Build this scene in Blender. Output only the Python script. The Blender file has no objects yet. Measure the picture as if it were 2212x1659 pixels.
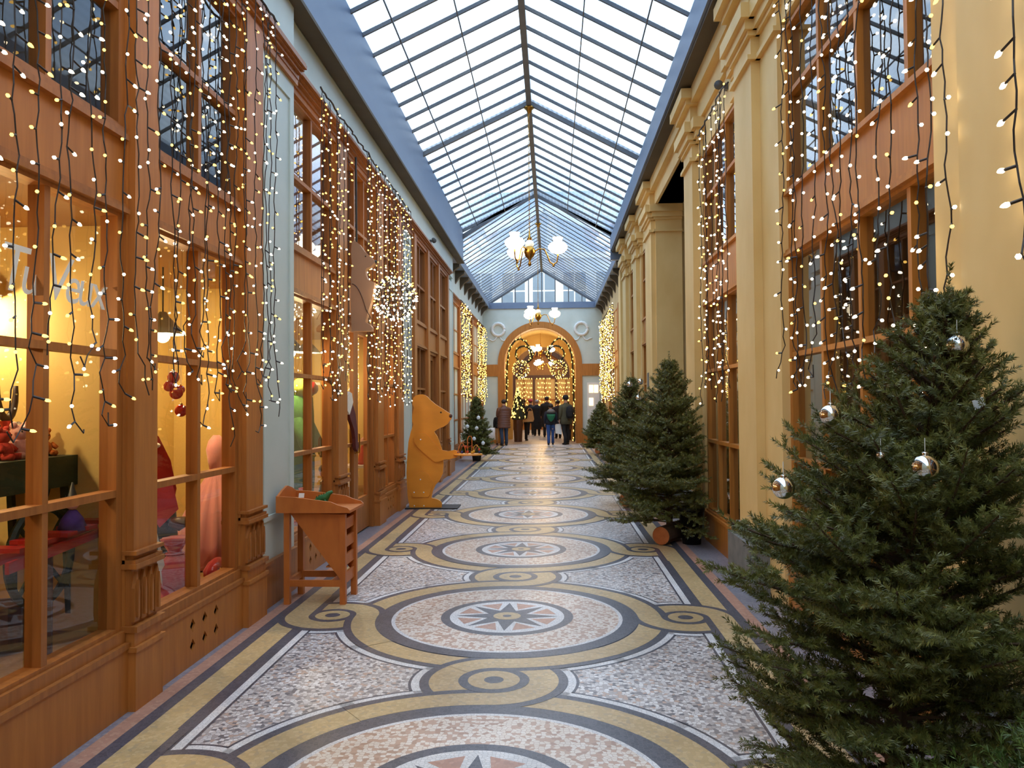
import bpy, bmesh, math, random
import numpy as np
from mathutils import Vector, Matrix

PI = math.pi
SC = bpy.context.scene
COL = SC.collection

# ------------------------------------------------------------------ camera
CAM = Vector((0.335, 0.0, 1.55))
YAW, PITCH, ROLL, FPX = 0.0501, 0.0251, -0.0074, 1690.0
cam_data = bpy.data.cameras.new('camera')
cam_data.sensor_width = 36.0
cam_data.lens = 36.0 * FPX / 2212.0
cam_data.clip_start = 0.05
cam_data.clip_end = 300
cam = bpy.data.objects.new('camera', cam_data)
COL.objects.link(cam)
_F = Vector((-math.sin(YAW) * math.cos(PITCH), math.cos(YAW) * math.cos(PITCH), math.sin(PITCH)))
_R = Vector((math.cos(YAW), math.sin(YAW), 0))
_U = _R.cross(_F)
_R2 = _R * math.cos(ROLL) + _U * math.sin(ROLL)
_U2 = -_R * math.sin(ROLL) + _U * math.cos(ROLL)
cam.matrix_world = Matrix(((_R2.x, _U2.x, -_F.x, CAM.x), (_R2.y, _U2.y, -_F.y, CAM.y), (_R2.z, _U2.z, -_F.z, CAM.z), (0, 0, 0, 1)))
SC.camera = cam

# ------------------------------------------------------------------ overcast sky
world = bpy.data.worlds.new('overcast_sky')
SC.world = world
world.use_nodes = True
wn = world.node_tree.nodes
wbg = wn['Background']
wbg.inputs['Color'].default_value = (0.79, 0.895, 1.0, 1)
wbg.inputs['Strength'].default_value = 2.25

# ------------------------------------------------------------------ exposure
SC.view_settings.view_transform = 'Standard'
SC.view_settings.look = 'None'
SC.view_settings.gamma = 1.0
SC.view_settings.use_curve_mapping = False
SC.view_settings.exposure = 0.86
SC.cycles.max_bounces = 7
SC.cycles.diffuse_bounces = 4
SC.cycles.glossy_bounces = 3
SC.cycles.transparent_max_bounces = 16
SC.cycles.sample_clamp_indirect = 4.0
SC.cycles.caustics_reflective = False
SC.cycles.caustics_refractive = False

# ------------------------------------------------------------------ materials
def s2l(c):
    out = []
    for v in c[:3]:
        v = v / 255.0
        out.append(v / 12.92 if v <= 0.04045 else ((v + 0.055) / 1.055) ** 2.4)
    return (out[0], out[1], out[2], 1.0)

MATS = {}
def new_mat(name):
    m = bpy.data.materials.new(name)
    m.use_nodes = True
    MATS[name] = m
    nt = m.node_tree
    return m, nt, nt.nodes['Principled BSDF'], nt.nodes['Material Output']

def pos_noise(nt, scale, stretch=(1, 1, 1), detail=3.0, rough=0.55):
    geo = nt.nodes.new('ShaderNodeNewGeometry')
    mp = nt.nodes.new('ShaderNodeMapping')
    mp.inputs['Scale'].default_value = stretch
    nz = nt.nodes.new('ShaderNodeTexNoise')
    nz.inputs['Scale'].default_value = scale
    nz.inputs['Detail'].default_value = detail
    nz.inputs['Roughness'].default_value = rough
    nt.links.new(geo.outputs['Position'], mp.inputs['Vector'])
    nt.links.new(mp.outputs['Vector'], nz.inputs['Vector'])
    return nz, mp

def ramp(nt, fac, stops, interp='LINEAR'):
    r = nt.nodes.new('ShaderNodeValToRGB')
    r.color_ramp.interpolation = interp
    e = r.color_ramp.elements
    e[0].position, e[0].color = stops[0][0], s2l(stops[0][1])
    e[1].position, e[1].color = stops[-1][0], s2l(stops[-1][1])
    for p, c in stops[1:-1]:
        k = e.new(p)
        k.color = s2l(c)
    nt.links.new(fac, r.inputs['Fac'])
    return r

def mk(name, c1, c2=None, scale=6.0, stretch=(1, 1, 1), rough=0.55, metal=0.0, bump=0.0, coat=0.0, sheen=0.0, detail=3.0):
    """two-tone noise material"""
    m, nt, b, _ = new_mat(name)
    if c2 is None:
        c2 = tuple(max(0, v * 0.9) for v in c1)
    nz, mp = pos_noise(nt, scale, stretch, detail)
    r = ramp(nt, nz.outputs['Fac'], [(0.3, c1), (0.72, c2)])
    nt.links.new(r.outputs['Color'], b.inputs['Base Color'])
    b.inputs['Roughness'].default_value = rough
    b.inputs['Metallic'].default_value = metal
    if coat:
        b.inputs['Coat Weight'].default_value = coat
        b.inputs['Coat Roughness'].default_value = 0.2
    if sheen:
        b.inputs['Sheen Weight'].default_value = sheen
    if bump:
        bp = nt.nodes.new('ShaderNodeBump')
        bp.inputs['Strength'].default_value = bump
        bp.inputs['Distance'].default_value = 0.01
        nt.links.new(nz.outputs['Fac'], bp.inputs['Height'])
        nt.links.new(bp.outputs['Normal'], b.inputs['Normal'])
    return m

def mk_emit(name, color, strength):
    m, nt, b, out = new_mat(name)
    em = nt.nodes.new('ShaderNodeEmission')
    em.inputs['Color'].default_value = s2l(color)
    em.inputs['Strength'].default_value = strength
    nt.links.new(em.outputs['Emission'], out.inputs['Surface'])
    nt.nodes.remove(b)
    return m

def schlick(nt, k):
    """reflectance of a thin pane, the same from both sides"""
    geo = nt.nodes.new('ShaderNodeNewGeometry')
    dt = nt.nodes.new('ShaderNodeVectorMath')
    dt.operation = 'DOT_PRODUCT'
    nt.links.new(geo.outputs['Incoming'], dt.inputs[0])
    nt.links.new(geo.outputs['Normal'], dt.inputs[1])
    def op(o, a, b=None, clamp=False):
        n = nt.nodes.new('ShaderNodeMath')
        n.operation = o
        n.use_clamp = clamp
        for i, x in enumerate((a, b)):
            if x is None:
                continue
            if isinstance(x, (int, float)):
                n.inputs[i].default_value = x
            else:
                nt.links.new(x, n.inputs[i])
        return n.outputs[0]
    c = op('ABSOLUTE', dt.outputs['Value'])
    p = op('POWER', op('SUBTRACT', 1.0, c), 5.0)
    f = op('ADD', op('MULTIPLY', p, 0.96), 0.04)
    return op('MULTIPLY', f, k, True)

def mk_glass(name, tint=(235, 240, 240), boost=1.0, ior=1.5):
    """thin pane: see-through with a Fresnel reflection"""
    m, nt, b, out = new_mat(name)
    nt.nodes.remove(b)
    tr = nt.nodes.new('ShaderNodeBsdfTransparent')
    tr.inputs['Color'].default_value = s2l(tint)
    gl = nt.nodes.new('ShaderNodeBsdfGlossy')
    gl.inputs['Roughness'].default_value = 0.015
    mx = nt.nodes.new('ShaderNodeMixShader')
    nt.links.new(schlick(nt, boost), mx.inputs['Fac'])
    nt.links.new(tr.outputs[0], mx.inputs[1])
    nt.links.new(gl.outputs[0], mx.inputs[2])
    nt.links.new(mx.outputs[0], out.inputs['Surface'])
    return m

def mk_roofglass(name):
    """ribbed wired roof glass: partly clear, partly diffusing"""
    m, nt, b, out = new_mat(name)
    nt.nodes.remove(b)
    nz, mp = pos_noise(nt, 0.55, (1, 0.8, 1), 3.0)
    r = ramp(nt, nz.outputs['Fac'], [(0.36, (182, 206, 234)), (0.62, (232, 243, 253))])
    tr = nt.nodes.new('ShaderNodeBsdfTransparent')
    tl = nt.nodes.new('ShaderNodeBsdfTranslucent')
    nt.links.new(r.outputs['Color'], tr.inputs['Color'])
    nt.links.new(r.outputs['Color'], tl.inputs['Color'])
    geo = nt.nodes.new('ShaderNodeNewGeometry')
    wv = nt.nodes.new('ShaderNodeTexWave')
    wv.bands_direction = 'X'
    wv.inputs['Scale'].default_value = 4.0
    wv.inputs['Distortion'].default_value = 0.0
    nt.links.new(geo.outputs['Position'], wv.inputs['Vector'])
    mr = nt.nodes.new('ShaderNodeMapRange')
    mr.inputs['To Min'].default_value = 0.28
    mr.inputs['To Max'].default_value = 0.46
    nt.links.new(wv.outputs['Fac'], mr.inputs['Value'])
    mx = nt.nodes.new('ShaderNodeMixShader')
    nt.links.new(mr.outputs[0], mx.inputs['Fac'])
    nt.links.new(tr.outputs[0], mx.inputs[1])
    nt.links.new(tl.outputs[0], mx.inputs[2])
    gl = nt.nodes.new('ShaderNodeBsdfGlossy')
    gl.inputs['Roughness'].default_value = 0.05
    m2 = nt.nodes.new('ShaderNodeMixShader')
    nt.links.new(schlick(nt, 1.5), m2.inputs['Fac'])
    nt.links.new(mx.outputs[0], m2.inputs[1])
    nt.links.new(gl.outputs[0], m2.inputs[2])
    nt.links.new(m2.outputs[0], out.inputs['Surface'])
    return m

def mk_mosaic(name, stops, scale, grout=(120, 112, 104), gw=0.06, rough=0.3, rnd=0.8):
    """small stone tesserae: one tone per cell out of a set, thin grout between"""
    m, nt, b, _ = new_mat(name)
    geo = nt.nodes.new('ShaderNodeNewGeometry')
    mp = nt.nodes.new('ShaderNodeMapping')
    mp.inputs['Scale'].default_value = (1, 1, 0.0)
    nt.links.new(geo.outputs['Position'], mp.inputs['Vector'])
    v1 = nt.nodes.new('ShaderNodeTexVoronoi')
    v1.voronoi_dimensions = '2D'
    v1.distance = 'CHEBYCHEV'
    v1.inputs['Scale'].default_value = scale
    v1.inputs['Randomness'].default_value = rnd
    v2 = nt.nodes.new('ShaderNodeTexVoronoi')
    v2.voronoi_dimensions = '2D'
    v2.feature = 'DISTANCE_TO_EDGE'
    v2.inputs['Scale'].default_value = scale
    v2.inputs['Randomness'].default_value = rnd
    for v in (v1, v2):
        nt.links.new(mp.outputs['Vector'], v.inputs['Vector'])
    sep = nt.nodes.new('ShaderNodeSeparateColor')
    nt.links.new(v1.outputs['Color'], sep.inputs['Color'])
    r = ramp(nt, sep.outputs[0], stops, 'CONSTANT')
    lt = nt.nodes.new('ShaderNodeMath')
    lt.operation = 'LESS_THAN'
    lt.inputs[1].default_value = gw
    nt.links.new(v2.outputs['Distance'], lt.inputs[0])
    # slow wear over metres
    nz, _ = pos_noise(nt, 1.3, (1, 1, 1), 4.0)
    wr = ramp(nt, nz.outputs['Fac'], [(0.3, (214, 210, 206)), (0.7, (255, 255, 255))])
    mx = nt.nodes.new('ShaderNodeMix')
    mx.data_type = 'RGBA'
    nt.links.new(lt.outputs[0], mx.inputs['Factor'])
    nt.links.new(r.outputs['Color'], mx.inputs['A'])
    mx.inputs['B'].default_value = s2l(grout)
    mm = nt.nodes.new('ShaderNodeMix')
    mm.data_type = 'RGBA'
    mm.blend_type = 'MULTIPLY'
    mm.inputs['Factor'].default_value = 1.0
    nt.links.new(mx.outputs['Result'], mm.inputs['A'])
    nt.links.new(wr.outputs['Color'], mm.inputs['B'])
    nt.links.new(mm.outputs['Result'], b.inputs['Base Color'])
    b.inputs['Roughness'].default_value = rough
    return m

WOOD = mk('wood_varnish', (172, 106, 46), (144, 84, 34), 3.0, (9, 9, 0.7), 0.46)
WOOD2 = mk('wood_panel', (188, 118, 52), (164, 98, 40), 3.0, (7, 7, 0.6), 0.48)
WOODD = mk('wood_dark', (92, 54, 30), (70, 40, 22), 4.0, (8, 8, 0.8), 0.45)
WOODR = mk('wood_right', (192, 124, 48), (166, 102, 34), 3.0, (9, 9, 0.7), 0.48)
GREEN = mk('pale_green_paint', (208, 216, 208), (196, 206, 198), 2.0, (1, 1, 1), 0.5)
CREAM = mk('cream_stone_paint', (234, 200, 134), (222, 184, 114), 2.2, (1, 1, 0.6), 0.6)
CREAM2 = mk('cream_wall', (214, 186, 132), (196, 168, 116), 1.5, (1, 1, 1), 0.65)
PLINTH = mk('grey_plinth_stone', (126, 126, 122), (100, 102, 102), 9.0, (1, 1, 1), 0.6, bump=0.2)
GUTTER = mk('blue_grey_paint', (120, 135, 158), (106, 122, 147), 1.6, (1, 0.3, 1), 0.45)
SOFFIT = mk('brown_soffit', (92, 80, 62), (76, 66, 52), 2.0, (1, 1, 1), 0.7)
STEEL = mk('dark_steel', (98, 100, 104), (84, 86, 90), 5.0, (1, 1, 1), 0.5)
BRASS = mk('brass', (196, 146, 66), (160, 112, 44), 12.0, (1, 1, 1), 0.28, metal=1.0)
BLACKM = mk('black_metal', (26, 26, 28), (18, 18, 20), 8.0, (1, 1, 1), 0.5)
CABLE = mk('dark_cable', (44, 32, 28), (34, 26, 24), 20.0, (1, 1, 1), 0.6)
GLASS = mk_glass('window_glass', (240, 243, 240), 1.9)
GLASSR = mk_glass('window_glass_right', (225, 228, 224), 1.9)
ROOFG = mk_roofglass('roof_glass')
SHOPWALL = mk('shop_cream_wall', (226, 196, 122), (216, 184, 108), 1.4, (1, 1, 1), 0.7)
SHOPCEIL = mk('shop_ceiling', (176, 132, 82), (160, 118, 70), 1.4, (1, 1, 1), 0.7)
SHOPFLOOR = mk('shop_floor_boards', (178, 140, 92), (140, 106, 66), 2.2, (6, 0.6, 1), 0.4)
MEZZ = mk('mezzanine_wall', (150, 142, 138), (130, 122, 118), 1.0, (1, 1, 1), 0.8)
MEZZP = mk('mezzanine_pink_wall', (216, 184, 166), (204, 170, 150), 1.0, (1, 1, 1), 0.8)
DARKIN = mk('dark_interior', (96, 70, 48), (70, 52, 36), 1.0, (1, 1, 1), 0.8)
BULBW = mk_emit('bulb_white', (255, 234, 194), 6.0)
BULBY = mk_emit('bulb_amber', (255, 200, 96), 2.4)
SHADE = mk_emit('opal_shade_lit', (255, 234, 196), 6.0)
LAMPGLOW = mk_emit('lamp_bulb_lit', (255, 226, 166), 16.0)
WHITEP = mk('white_paint', (236, 236, 232), (226, 226, 222), 4.0, (1, 1, 1), 0.5)

# ------------------------------------------------------------------ mesh helpers
class MB:
    def __init__(self):
        self.v = []
        self.f = []
    def add(self, vs, fs):
        o = len(self.v)
        self.v += [tuple(p) for p in vs]
        self.f += [tuple(i + o for i in f) for f in fs]
        return self
    def box(self, x0, x1, y0, y1, z0, z1):
        x0, x1 = min(x0, x1), max(x0, x1)
        y0, y1 = min(y0, y1), max(y0, y1)
        z0, z1 = min(z0, z1), max(z0, z1)
        return self.add([(x0, y0, z0), (x1, y0, z0), (x1, y1, z0), (x0, y1, z0), (x0, y0, z1), (x1, y0, z1), (x1, y1, z1), (x0, y1, z1)],
                        [(0, 3, 2, 1), (4, 5, 6, 7), (0, 1, 5, 4), (1, 2, 6, 5), (2, 3, 7, 6), (3, 0, 4, 7)])
    def beam(self, a, b, w, h, up=(0, 0, 1)):
        a, b, up = Vector(a), Vector(b), Vector(up)
        d = (b - a).normalized()
        s = d.cross(up)
        if s.length < 1e-6:
            s = d.cross(Vector((1, 0, 0)))
        s.normalize()
        u = s.cross(d)
        s, u = s * w / 2, u * h / 2
        vs = [a - s - u, a + s - u, a + s + u, a - s + u, b - s - u, b + s - u, b + s + u, b - s + u]
        return self.add(vs, [(0, 1, 2, 3), (7, 6, 5, 4), (0, 4, 5, 1), (1, 5, 6, 2), (2, 6, 7, 3), (3, 7, 4, 0)])
    def tube(self, pts, r, n=6, caps=True):
        pts = [Vector(p) for p in pts]
        m = len(pts)
        rs = r if isinstance(r, (list, tuple)) else [r] * m
        vs, fs = [], []
        prev = None
        for i in range(m):
            d = (pts[min(i + 1, m - 1)] - pts[max(i - 1, 0)])
            if d.length < 1e-9:
                d = Vector((0, 0, 1))
            d.normalize()
            if prev is None:
                ref = Vector((0, 0, 1)) if abs(d.z) < 0.9 else Vector((1, 0, 0))
                s = d.cross(ref).normalized()
            else:
                s = prev - d * prev.dot(d)
                if s.length < 1e-6:
                    s = d.cross(Vector((1, 0, 0.3)))
                s.normalize()
            prev = s
            u = d.cross(s)
            for k in range(n):
                a = 2 * PI * k / n
                vs.append(pts[i] + (s * math.cos(a) + u * math.sin(a)) * rs[i])
        for i in range(m - 1):
            for k in range(n):
                k2 = (k + 1) % n
                fs.append((i * n + k, i * n + k2, (i + 1) * n + k2, (i + 1) * n + k))
        if caps:
            fs.append(tuple(range(n - 1, -1, -1)))
            fs.append(tuple(range((m - 1) * n, m * n)))
        return self.add(vs, fs)
    def lathe(self, prof, n=16, c=(0, 0, 0), sx=1.0, sy=1.0, wav=None):
        vs, fs = [], []
        m = len(prof)
        for i, (r, z) in enumerate(prof):
            for k in range(n):
                a = 2 * PI * k / n
                rr = r * (wav(a, i) if wav else 1.0)
                vs.append((c[0] + rr * math.cos(a) * sx, c[1] + rr * math.sin(a) * sy, c[2] + z))
        for i in range(m - 1):
            for k in range(n):
                k2 = (k + 1) % n
                fs.append((i * n + k, i * n + k2, (i + 1) * n + k2, (i + 1) * n + k))
        if prof[0][0] > 1e-6:
            fs.append(tuple(range(n - 1, -1, -1)))
        if prof[-1][0] > 1e-6:
            fs.append(tuple(range((m - 1) * n, m * n)))
        return self.add(vs, fs)
    def prism(self, poly, fn, d0, d1):
        """poly of (u,v) extruded from d0 to d1; fn(u,v,d) -> xyz"""
        n = len(poly)
        vs = [fn(u, v, d0) for u, v in poly] + [fn(u, v, d1) for u, v in poly]
        fs = [tuple(range(n - 1, -1, -1)), tuple(range(n, 2 * n))]
        for i in range(n):
            j = (i + 1) % n
            fs.append((i, j, n + j, n + i))
        return self.add(vs, fs)
    def ball(self, c, r, n=12, m=8, s=(1, 1, 1)):
        prof = [(math.sin(PI * i / m) * r, -math.cos(PI * i / m) * r) for i in range(m + 1)]
        prof[0] = (1e-7, -r)
        prof[-1] = (1e-7, r)
        o = len(self.v)
        self.lathe(prof, n, (0, 0, 0))
        for i in range(o, len(self.v)):
            x, y, z = self.v[i]
            self.v[i] = (c[0] + x * s[0], c[1] + y * s[1], c[2] + z * s[2])
        return self
    def strip(self, pts2, hw, z):
        """flat ribbon along a 2D path"""
        n = len(pts2)
        vs = []
        for i in range(n):
            a = Vector(pts2[max(i - 1, 0)])
            b = Vector(pts2[min(i + 1, n - 1)])
            d = (b - a).normalized()
            nx, ny = -d.y, d.x
            p = pts2[i]
            vs.append((p[0] + nx * hw, p[1] + ny * hw, z))
            vs.append((p[0] - nx * hw, p[1] - ny * hw, z))
        return self.add(vs, [(2 * i, 2 * i + 1, 2 * i + 3, 2 * i + 2) for i in range(n - 1)])
    def disc(self, c, r, z, n=48, r0=0.0):
        if r0 <= 0:
            vs = [(c[0] + r * math.cos(2 * PI * k / n), c[1] + r * math.sin(2 * PI * k / n), z) for k in range(n)]
            return self.add(vs, [tuple(range(n))])
        vs = []
        for k in range(n):
            a = 2 * PI * k / n
            vs.append((c[0] + r * math.cos(a), c[1] + r * math.sin(a), z))
            vs.append((c[0] + r0 * math.cos(a), c[1] + r0 * math.sin(a), z))
        return self.add(vs, [(2 * k, 2 * ((k + 1) % n), 2 * ((k + 1) % n) + 1, 2 * k + 1) for k in range(n)])
    def mesh(self, name, mat, smooth=False):
        me = bpy.data.meshes.new(name)
        me.from_pydata(self.v, [], self.f)
        me.materials.append(mat)
        bm = bmesh.new()
        bm.from_mesh(me)
        bmesh.ops.recalc_face_normals(bm, faces=bm.faces)
        bm.to_mesh(me)
        bm.free()
        if smooth:
            me.polygons.foreach_set('use_smooth', [True] * len(me.polygons))
        return me
    def build(self, name, mat, parent=None, smooth=False, fix=True):
        me = self.mesh(name, mat, smooth) if fix else None
        if me is None:
            me = bpy.data.meshes.new(name)
            me.from_pydata(self.v, [], self.f)
            me.materials.append(mat)
        return link(name, me, parent)

def link(name, data, parent=None, loc=None):
    o = bpy.data.objects.new(name, data)
    COL.objects.link(o)
    if loc is not None:
        o.location = loc
    if parent is not None:
        o.parent = parent
        if parent.name in ORIG:
            o.matrix_parent_inverse = ORIG[parent.name]
    return o

ORIG = {}
def thing(name, label, cat, loc=(0, 0, 0), group=None, local=False):
    """Empty at the thing's base; children are written in world coordinates unless local"""
    o = bpy.data.objects.new(name, None)
    o.empty_display_size = 0.1
    COL.objects.link(o)
    o.location = loc
    o['label'] = label
    o['category'] = cat
    if group:
        o['group'] = group
    if not local:
        ORIG[o.name] = Matrix.Translation(Vector(loc)).inverted()
    return o

def tag(o, label, cat, group=None, kind=None):
    o['label'] = label
    o['category'] = cat
    if group:
        o['group'] = group
    if kind:
        o['kind'] = kind
    return o

def struct(o, label=None):
    o['kind'] = 'structure'
    if label:
        o['label'] = label
    return o

def sroot(name, label, loc=(0, 0, 0)):
    o = bpy.data.objects.new(name, None)
    COL.objects.link(o)
    o['kind'] = 'structure'
    o['label'] = label
    return o

def np_mesh(name, verts, faces, mat, parent=None, k=3):
    """fast mesh from numpy arrays (n,3) and (m,k)"""
    me = bpy.data.meshes.new(name)
    nv, nf = len(verts), len(faces)
    me.vertices.add(nv)
    me.vertices.foreach_set('co', np.asarray(verts, np.float32).ravel())
    me.loops.add(nf * k)
    me.polygons.add(nf)
    me.loops.foreach_set('vertex_index', np.asarray(faces, np.int32).ravel())
    me.polygons.foreach_set('loop_start', np.arange(0, nf * k, k, dtype=np.int32))
    me.polygons.foreach_set('loop_total', np.full(nf, k, np.int32))
    me.update(calc_edges=True)
    me.materials.append(mat)
    return link(name, me, parent)

def holed_panel(outer, holes, fn, d0, d1):
    """flat panel with openings, (u,v) outlines, thickness d0..d1 -> MB"""
    bm = bmesh.new()
    edges = []
    for loop in [outer] + holes:
        vs = [bm.verts.new((u, v, 0)) for u, v in loop]
        for i in range(len(vs)):
            edges.append(bm.edges.new((vs[i], vs[(i + 1) % len(vs)])))
    bmesh.ops.triangle_fill(bm, use_beauty=True, use_dissolve=False, edges=edges)
    bm.verts.ensure_lookup_table()
    bm.verts.index_update()
    pts = [(v.co.x, v.co.y) for v in bm.verts]
    tris = [tuple(v.index for v in f.verts) for f in bm.faces]
    bm.free()
    mb = MB()
    n = len(pts)
    mb.add([fn(u, v, d0) for u, v in pts] + [fn(u, v, d1) for u, v in pts],
           tris + [tuple(n + i for i in reversed(t)) for t in tris])
    o = 0
    for loop in [outer] + holes:
        m = len(loop)
        mb.f += [(o + i, o + (i + 1) % m, n + o + (i + 1) % m, n + o + i) for i in range(m)]
        o += m
    return mb

def arc(c, r, a0, a1, n=24):
    return [(c[0] + r * math.cos(math.radians(a0 + (a1 - a0) * i / n)), c[1] + r * math.sin(math.radians(a0 + (a1 - a0) * i / n))) for i in range(n + 1)]

def point_light(name, loc, power, color=(255, 205, 130), radius=0.06, parent=None):
    l = bpy.data.lights.new(name, 'POINT')
    l.energy = power
    l.color = s2l(color)[:3]
    l.shadow_soft_size = radius
    return link(name, l, parent, None if parent is not None and parent.name in ORIG and False else loc)
# ================================================================== FLOOR
YE = 30.5            # end wall
YJ = 18.14           # where the gallery widens
M_SPECK = mk_mosaic('mosaic_speckled', [(0.0, (224, 220, 220)), (0.34, (192, 185, 184)), (0.56, (242, 240, 240)), (0.72, (152, 147, 150)), (0.84, (207, 180, 165)), (0.93, (122, 121, 127))], 46, (163, 156, 152), 0.05, 0.35)
M_DISC = mk_mosaic('mosaic_rosy', [(0.0, (237, 225, 212)), (0.42, (206, 172, 151)), (0.66, (242, 233, 223)), (0.86, (189, 155, 134))], 44, (195, 166, 147), 0.05, 0.34)
M_DARK = mk_mosaic('mosaic_slate', [(0.0, (83, 84, 96)), (0.4, (74, 75, 87)), (0.75, (92, 92, 103))], 50, (116, 114, 121), 0.035, 0.36)
M_YEL = mk_mosaic('mosaic_ochre', [(0.0, (208, 180, 131)), (0.4, (199, 172, 123)), (0.7, (214, 189, 142)), (0.9, (189, 167, 129))], 50, (187, 163, 123), 0.03, 0.36)
M_WHT = mk_mosaic('mosaic_white', [(0.0, (240, 240, 242)), (0.5, (229, 230, 233))], 50, (179, 177, 177), 0.04, 0.4)
M_PINK = mk_mosaic('mosaic_pink', [(0.0, (198, 150, 128)), (0.5, (188, 142, 122)), (0.8, (206, 162, 140))], 50, (176, 140, 122), 0.03, 0.36)
M_GREY = mk_mosaic('mosaic_grey_border', [(0.0, (147, 145, 156)), (0.5, (133, 133, 147)), (0.8, (159, 156, 163))], 50, (124, 122, 130), 0.03, 0.32)
M_FAR = mk_mosaic('paving_far', [(0.0, (196, 176, 148)), (0.5, (186, 166, 138))], 3.0, (160, 142, 118), 0.02, 0.35, 0.0)

fl = MB().box(-4.6, 4.6, -13, 60, -0.12, 0.0).build('floor', M_GREY)
struct(fl, 'mosaic floor of the covered gallery')
PER, Y1M = 2.62, 5.719
ZS_ = 0.0004
fld = MB()
fld.add([(-1.345, -10, ZS_), (1.345, -10, ZS_), (1.345, 29.9, ZS_), (-1.345, 29.9, ZS_)], [(0, 1, 2, 3)])
fld.build('mosaic_field', M_SPECK, fl, fix=False)
for sx in (-1, 1):
    for (a, b, m, nm, lv) in ((1.33, 1.345, M_DARK, 'thin_line', 4), (1.345, 1.392, M_WHT, 'white_line', 4), (1.392, 1.47, M_DARK, 'slate_line', 5), (1.47, 1.625, M_YEL, 'ochre_strip', 6), (1.625, 1.70, M_DARK, 'slate_line', 5), (1.70, 1.785, M_PINK, 'pink_strip', 4)):
        z = ZS_ * lv
        mb = MB()
        x0, x1 = sorted((sx * a, sx * b))
        mb.add([(x0, -10, z), (x1, -10, z), (x1, 29.9, z), (x0, 29.9, z)], [(0, 1, 2, 3)])
        mb.build(nm, m, fl, fix=False)
RB, RC, RS, SXR = 1.03, 0.28, 0.255, 1.285
meshes = {}
def inlay(key, name, mat, mb, dy):
    """one mesh per kind of inlay, one object per medallion"""
    if key not in meshes:
        me = bpy.data.meshes.new(name)
        me.from_pydata(mb().v, [], mb().f)
        me.materials.append(mat)
        meshes[key] = me
    o = bpy.data.objects.new(name, meshes[key])
    COL.objects.link(o)
    o.location = (0, dy, 0)
    o.parent = fl
    return o
hp = PER / 2
def strands(level):
    """the interlaced ochre bands round one medallion: 0 start under, 1 end under, 2 pass over; point symmetric"""
    Rm = RB
    if level == 0:
        h = [arc((0, 0), Rm, 84, 36, 14), arc((0, 0), Rm, -3, -54, 14)]
    elif level == 1:
        h = [arc((SXR, 0), RS, 222, 345, 20), arc((0, -hp), RC, 138, 264, 22), arc((SXR, 0), RS, 62, 158, 18)]
    else:
        h = [arc((0, 0), Rm, 40, 0, 14) + arc((SXR, 0), RS, 180, 226, 10)[1:],
             arc((0, 0), Rm, -50, -90, 14) + arc((0, -hp), RC, 90, 142, 12)[1:],
             [(SXR + RS, -0.6), (SXR + RS, -0.2)] + arc((SXR, 0), RS, 0, 66, 12)]
    return h + [[(-x, -y) for x, y in p] for p in h]
def band(hw, z, levels):
    def f():
        mb = MB()
        for lv in levels:
            for s in strands(lv):
                mb.strip(s, hw, z)
        return mb
    return f
def star_mb(ro, ri, z, n=8):
    mb = MB()
    pts = []
    for k in range(2 * n):
        r = ro if k % 2 == 0 else ri
        a = PI * k / n + PI / 2
        pts.append((r * math.cos(a), r * math.sin(a), z))
    mb.add(pts + [(0, 0, z)], [(k, (k + 1) % (2 * n), 2 * n) for k in range(2 * n)])
    return mb
for k in range(-4, 10):
    dy = Y1M + k * PER
    if dy < -5 or dy > 29.2:
        continue
    q = ZS_
    inlay('thin', 'thin_line', M_DARK, band(0.197, 2 * q, (0, 1, 2)), dy)
    inlay('white', 'white_line', M_WHT, band(0.181, 3 * q, (0, 1, 2)), dy)
    for lv in (0, 1, 2):
        inlay('dark%d' % lv, 'slate_band', M_DARK, band(0.136, (7 + 2 * lv) * q, (lv,)), dy)
        inlay('yel%d' % lv, 'ochre_band', M_YEL, band(0.083, (8 + 2 * lv) * q, (lv,)), dy)
    inlay('m0', 'medallion_edge', M_DARK, lambda: MB().disc((0, 0), 0.94, 13 * q, 64), dy)
    inlay('m1', 'medallion_edge', M_WHT, lambda: MB().disc((0, 0), 0.832, 14 * q, 64), dy)
    inlay('m2', 'medallion', M_DISC, lambda: MB().disc((0, 0), 0.806, 15 * q, 64), dy)
    inlay('s0', 'star_ring', M_DARK, lambda: MB().disc((0, 0), 0.48, 16 * q, 48), dy)
    inlay('s1', 'star_field', M_WHT, lambda: MB().disc((0, 0), 0.415, 17 * q, 48), dy)
    def pk():
        mb = MB()
        for j in range(8):
            a = PI * j / 4 + PI / 8
            mb.add([(0.36 * math.cos(a - 0.24), 0.36 * math.sin(a - 0.24), 18 * q), (0.36 * math.cos(a + 0.24), 0.36 * math.sin(a + 0.24), 18 * q), (0.19 * math.cos(a), 0.19 * math.sin(a), 18 * q)], [(0, 1, 2)])
        return mb
    inlay('s2', 'star_sectors', M_PINK, pk, dy)
    inlay('s3', 'star', M_DARK, lambda: star_mb(0.37, 0.15, 19 * q), dy)
    inlay('s4', 'star_heart', M_YEL, lambda: MB().disc((0, 0), 0.10, 20 * q, 24), dy)
    inlay('s5', 'star_heart', M_DARK, lambda: MB().disc((0, 0), 0.032, 21 * q, 16), dy)
    for key, c, r in (('a', (SXR, 0), 0.172), ('b', (-SXR, 0), 0.172), ('c', (0, hp), 0.2)):
        inlay('r0' + key, 'roundel', M_DARK, lambda c=c, r=r: MB().disc(c, r, 13 * q, 28), dy)
        inlay('r1' + key, 'roundel_ring', M_YEL, lambda c=c, r=r: MB().disc(c, r * 0.73, 14 * q, 28, 0.055), dy)
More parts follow.
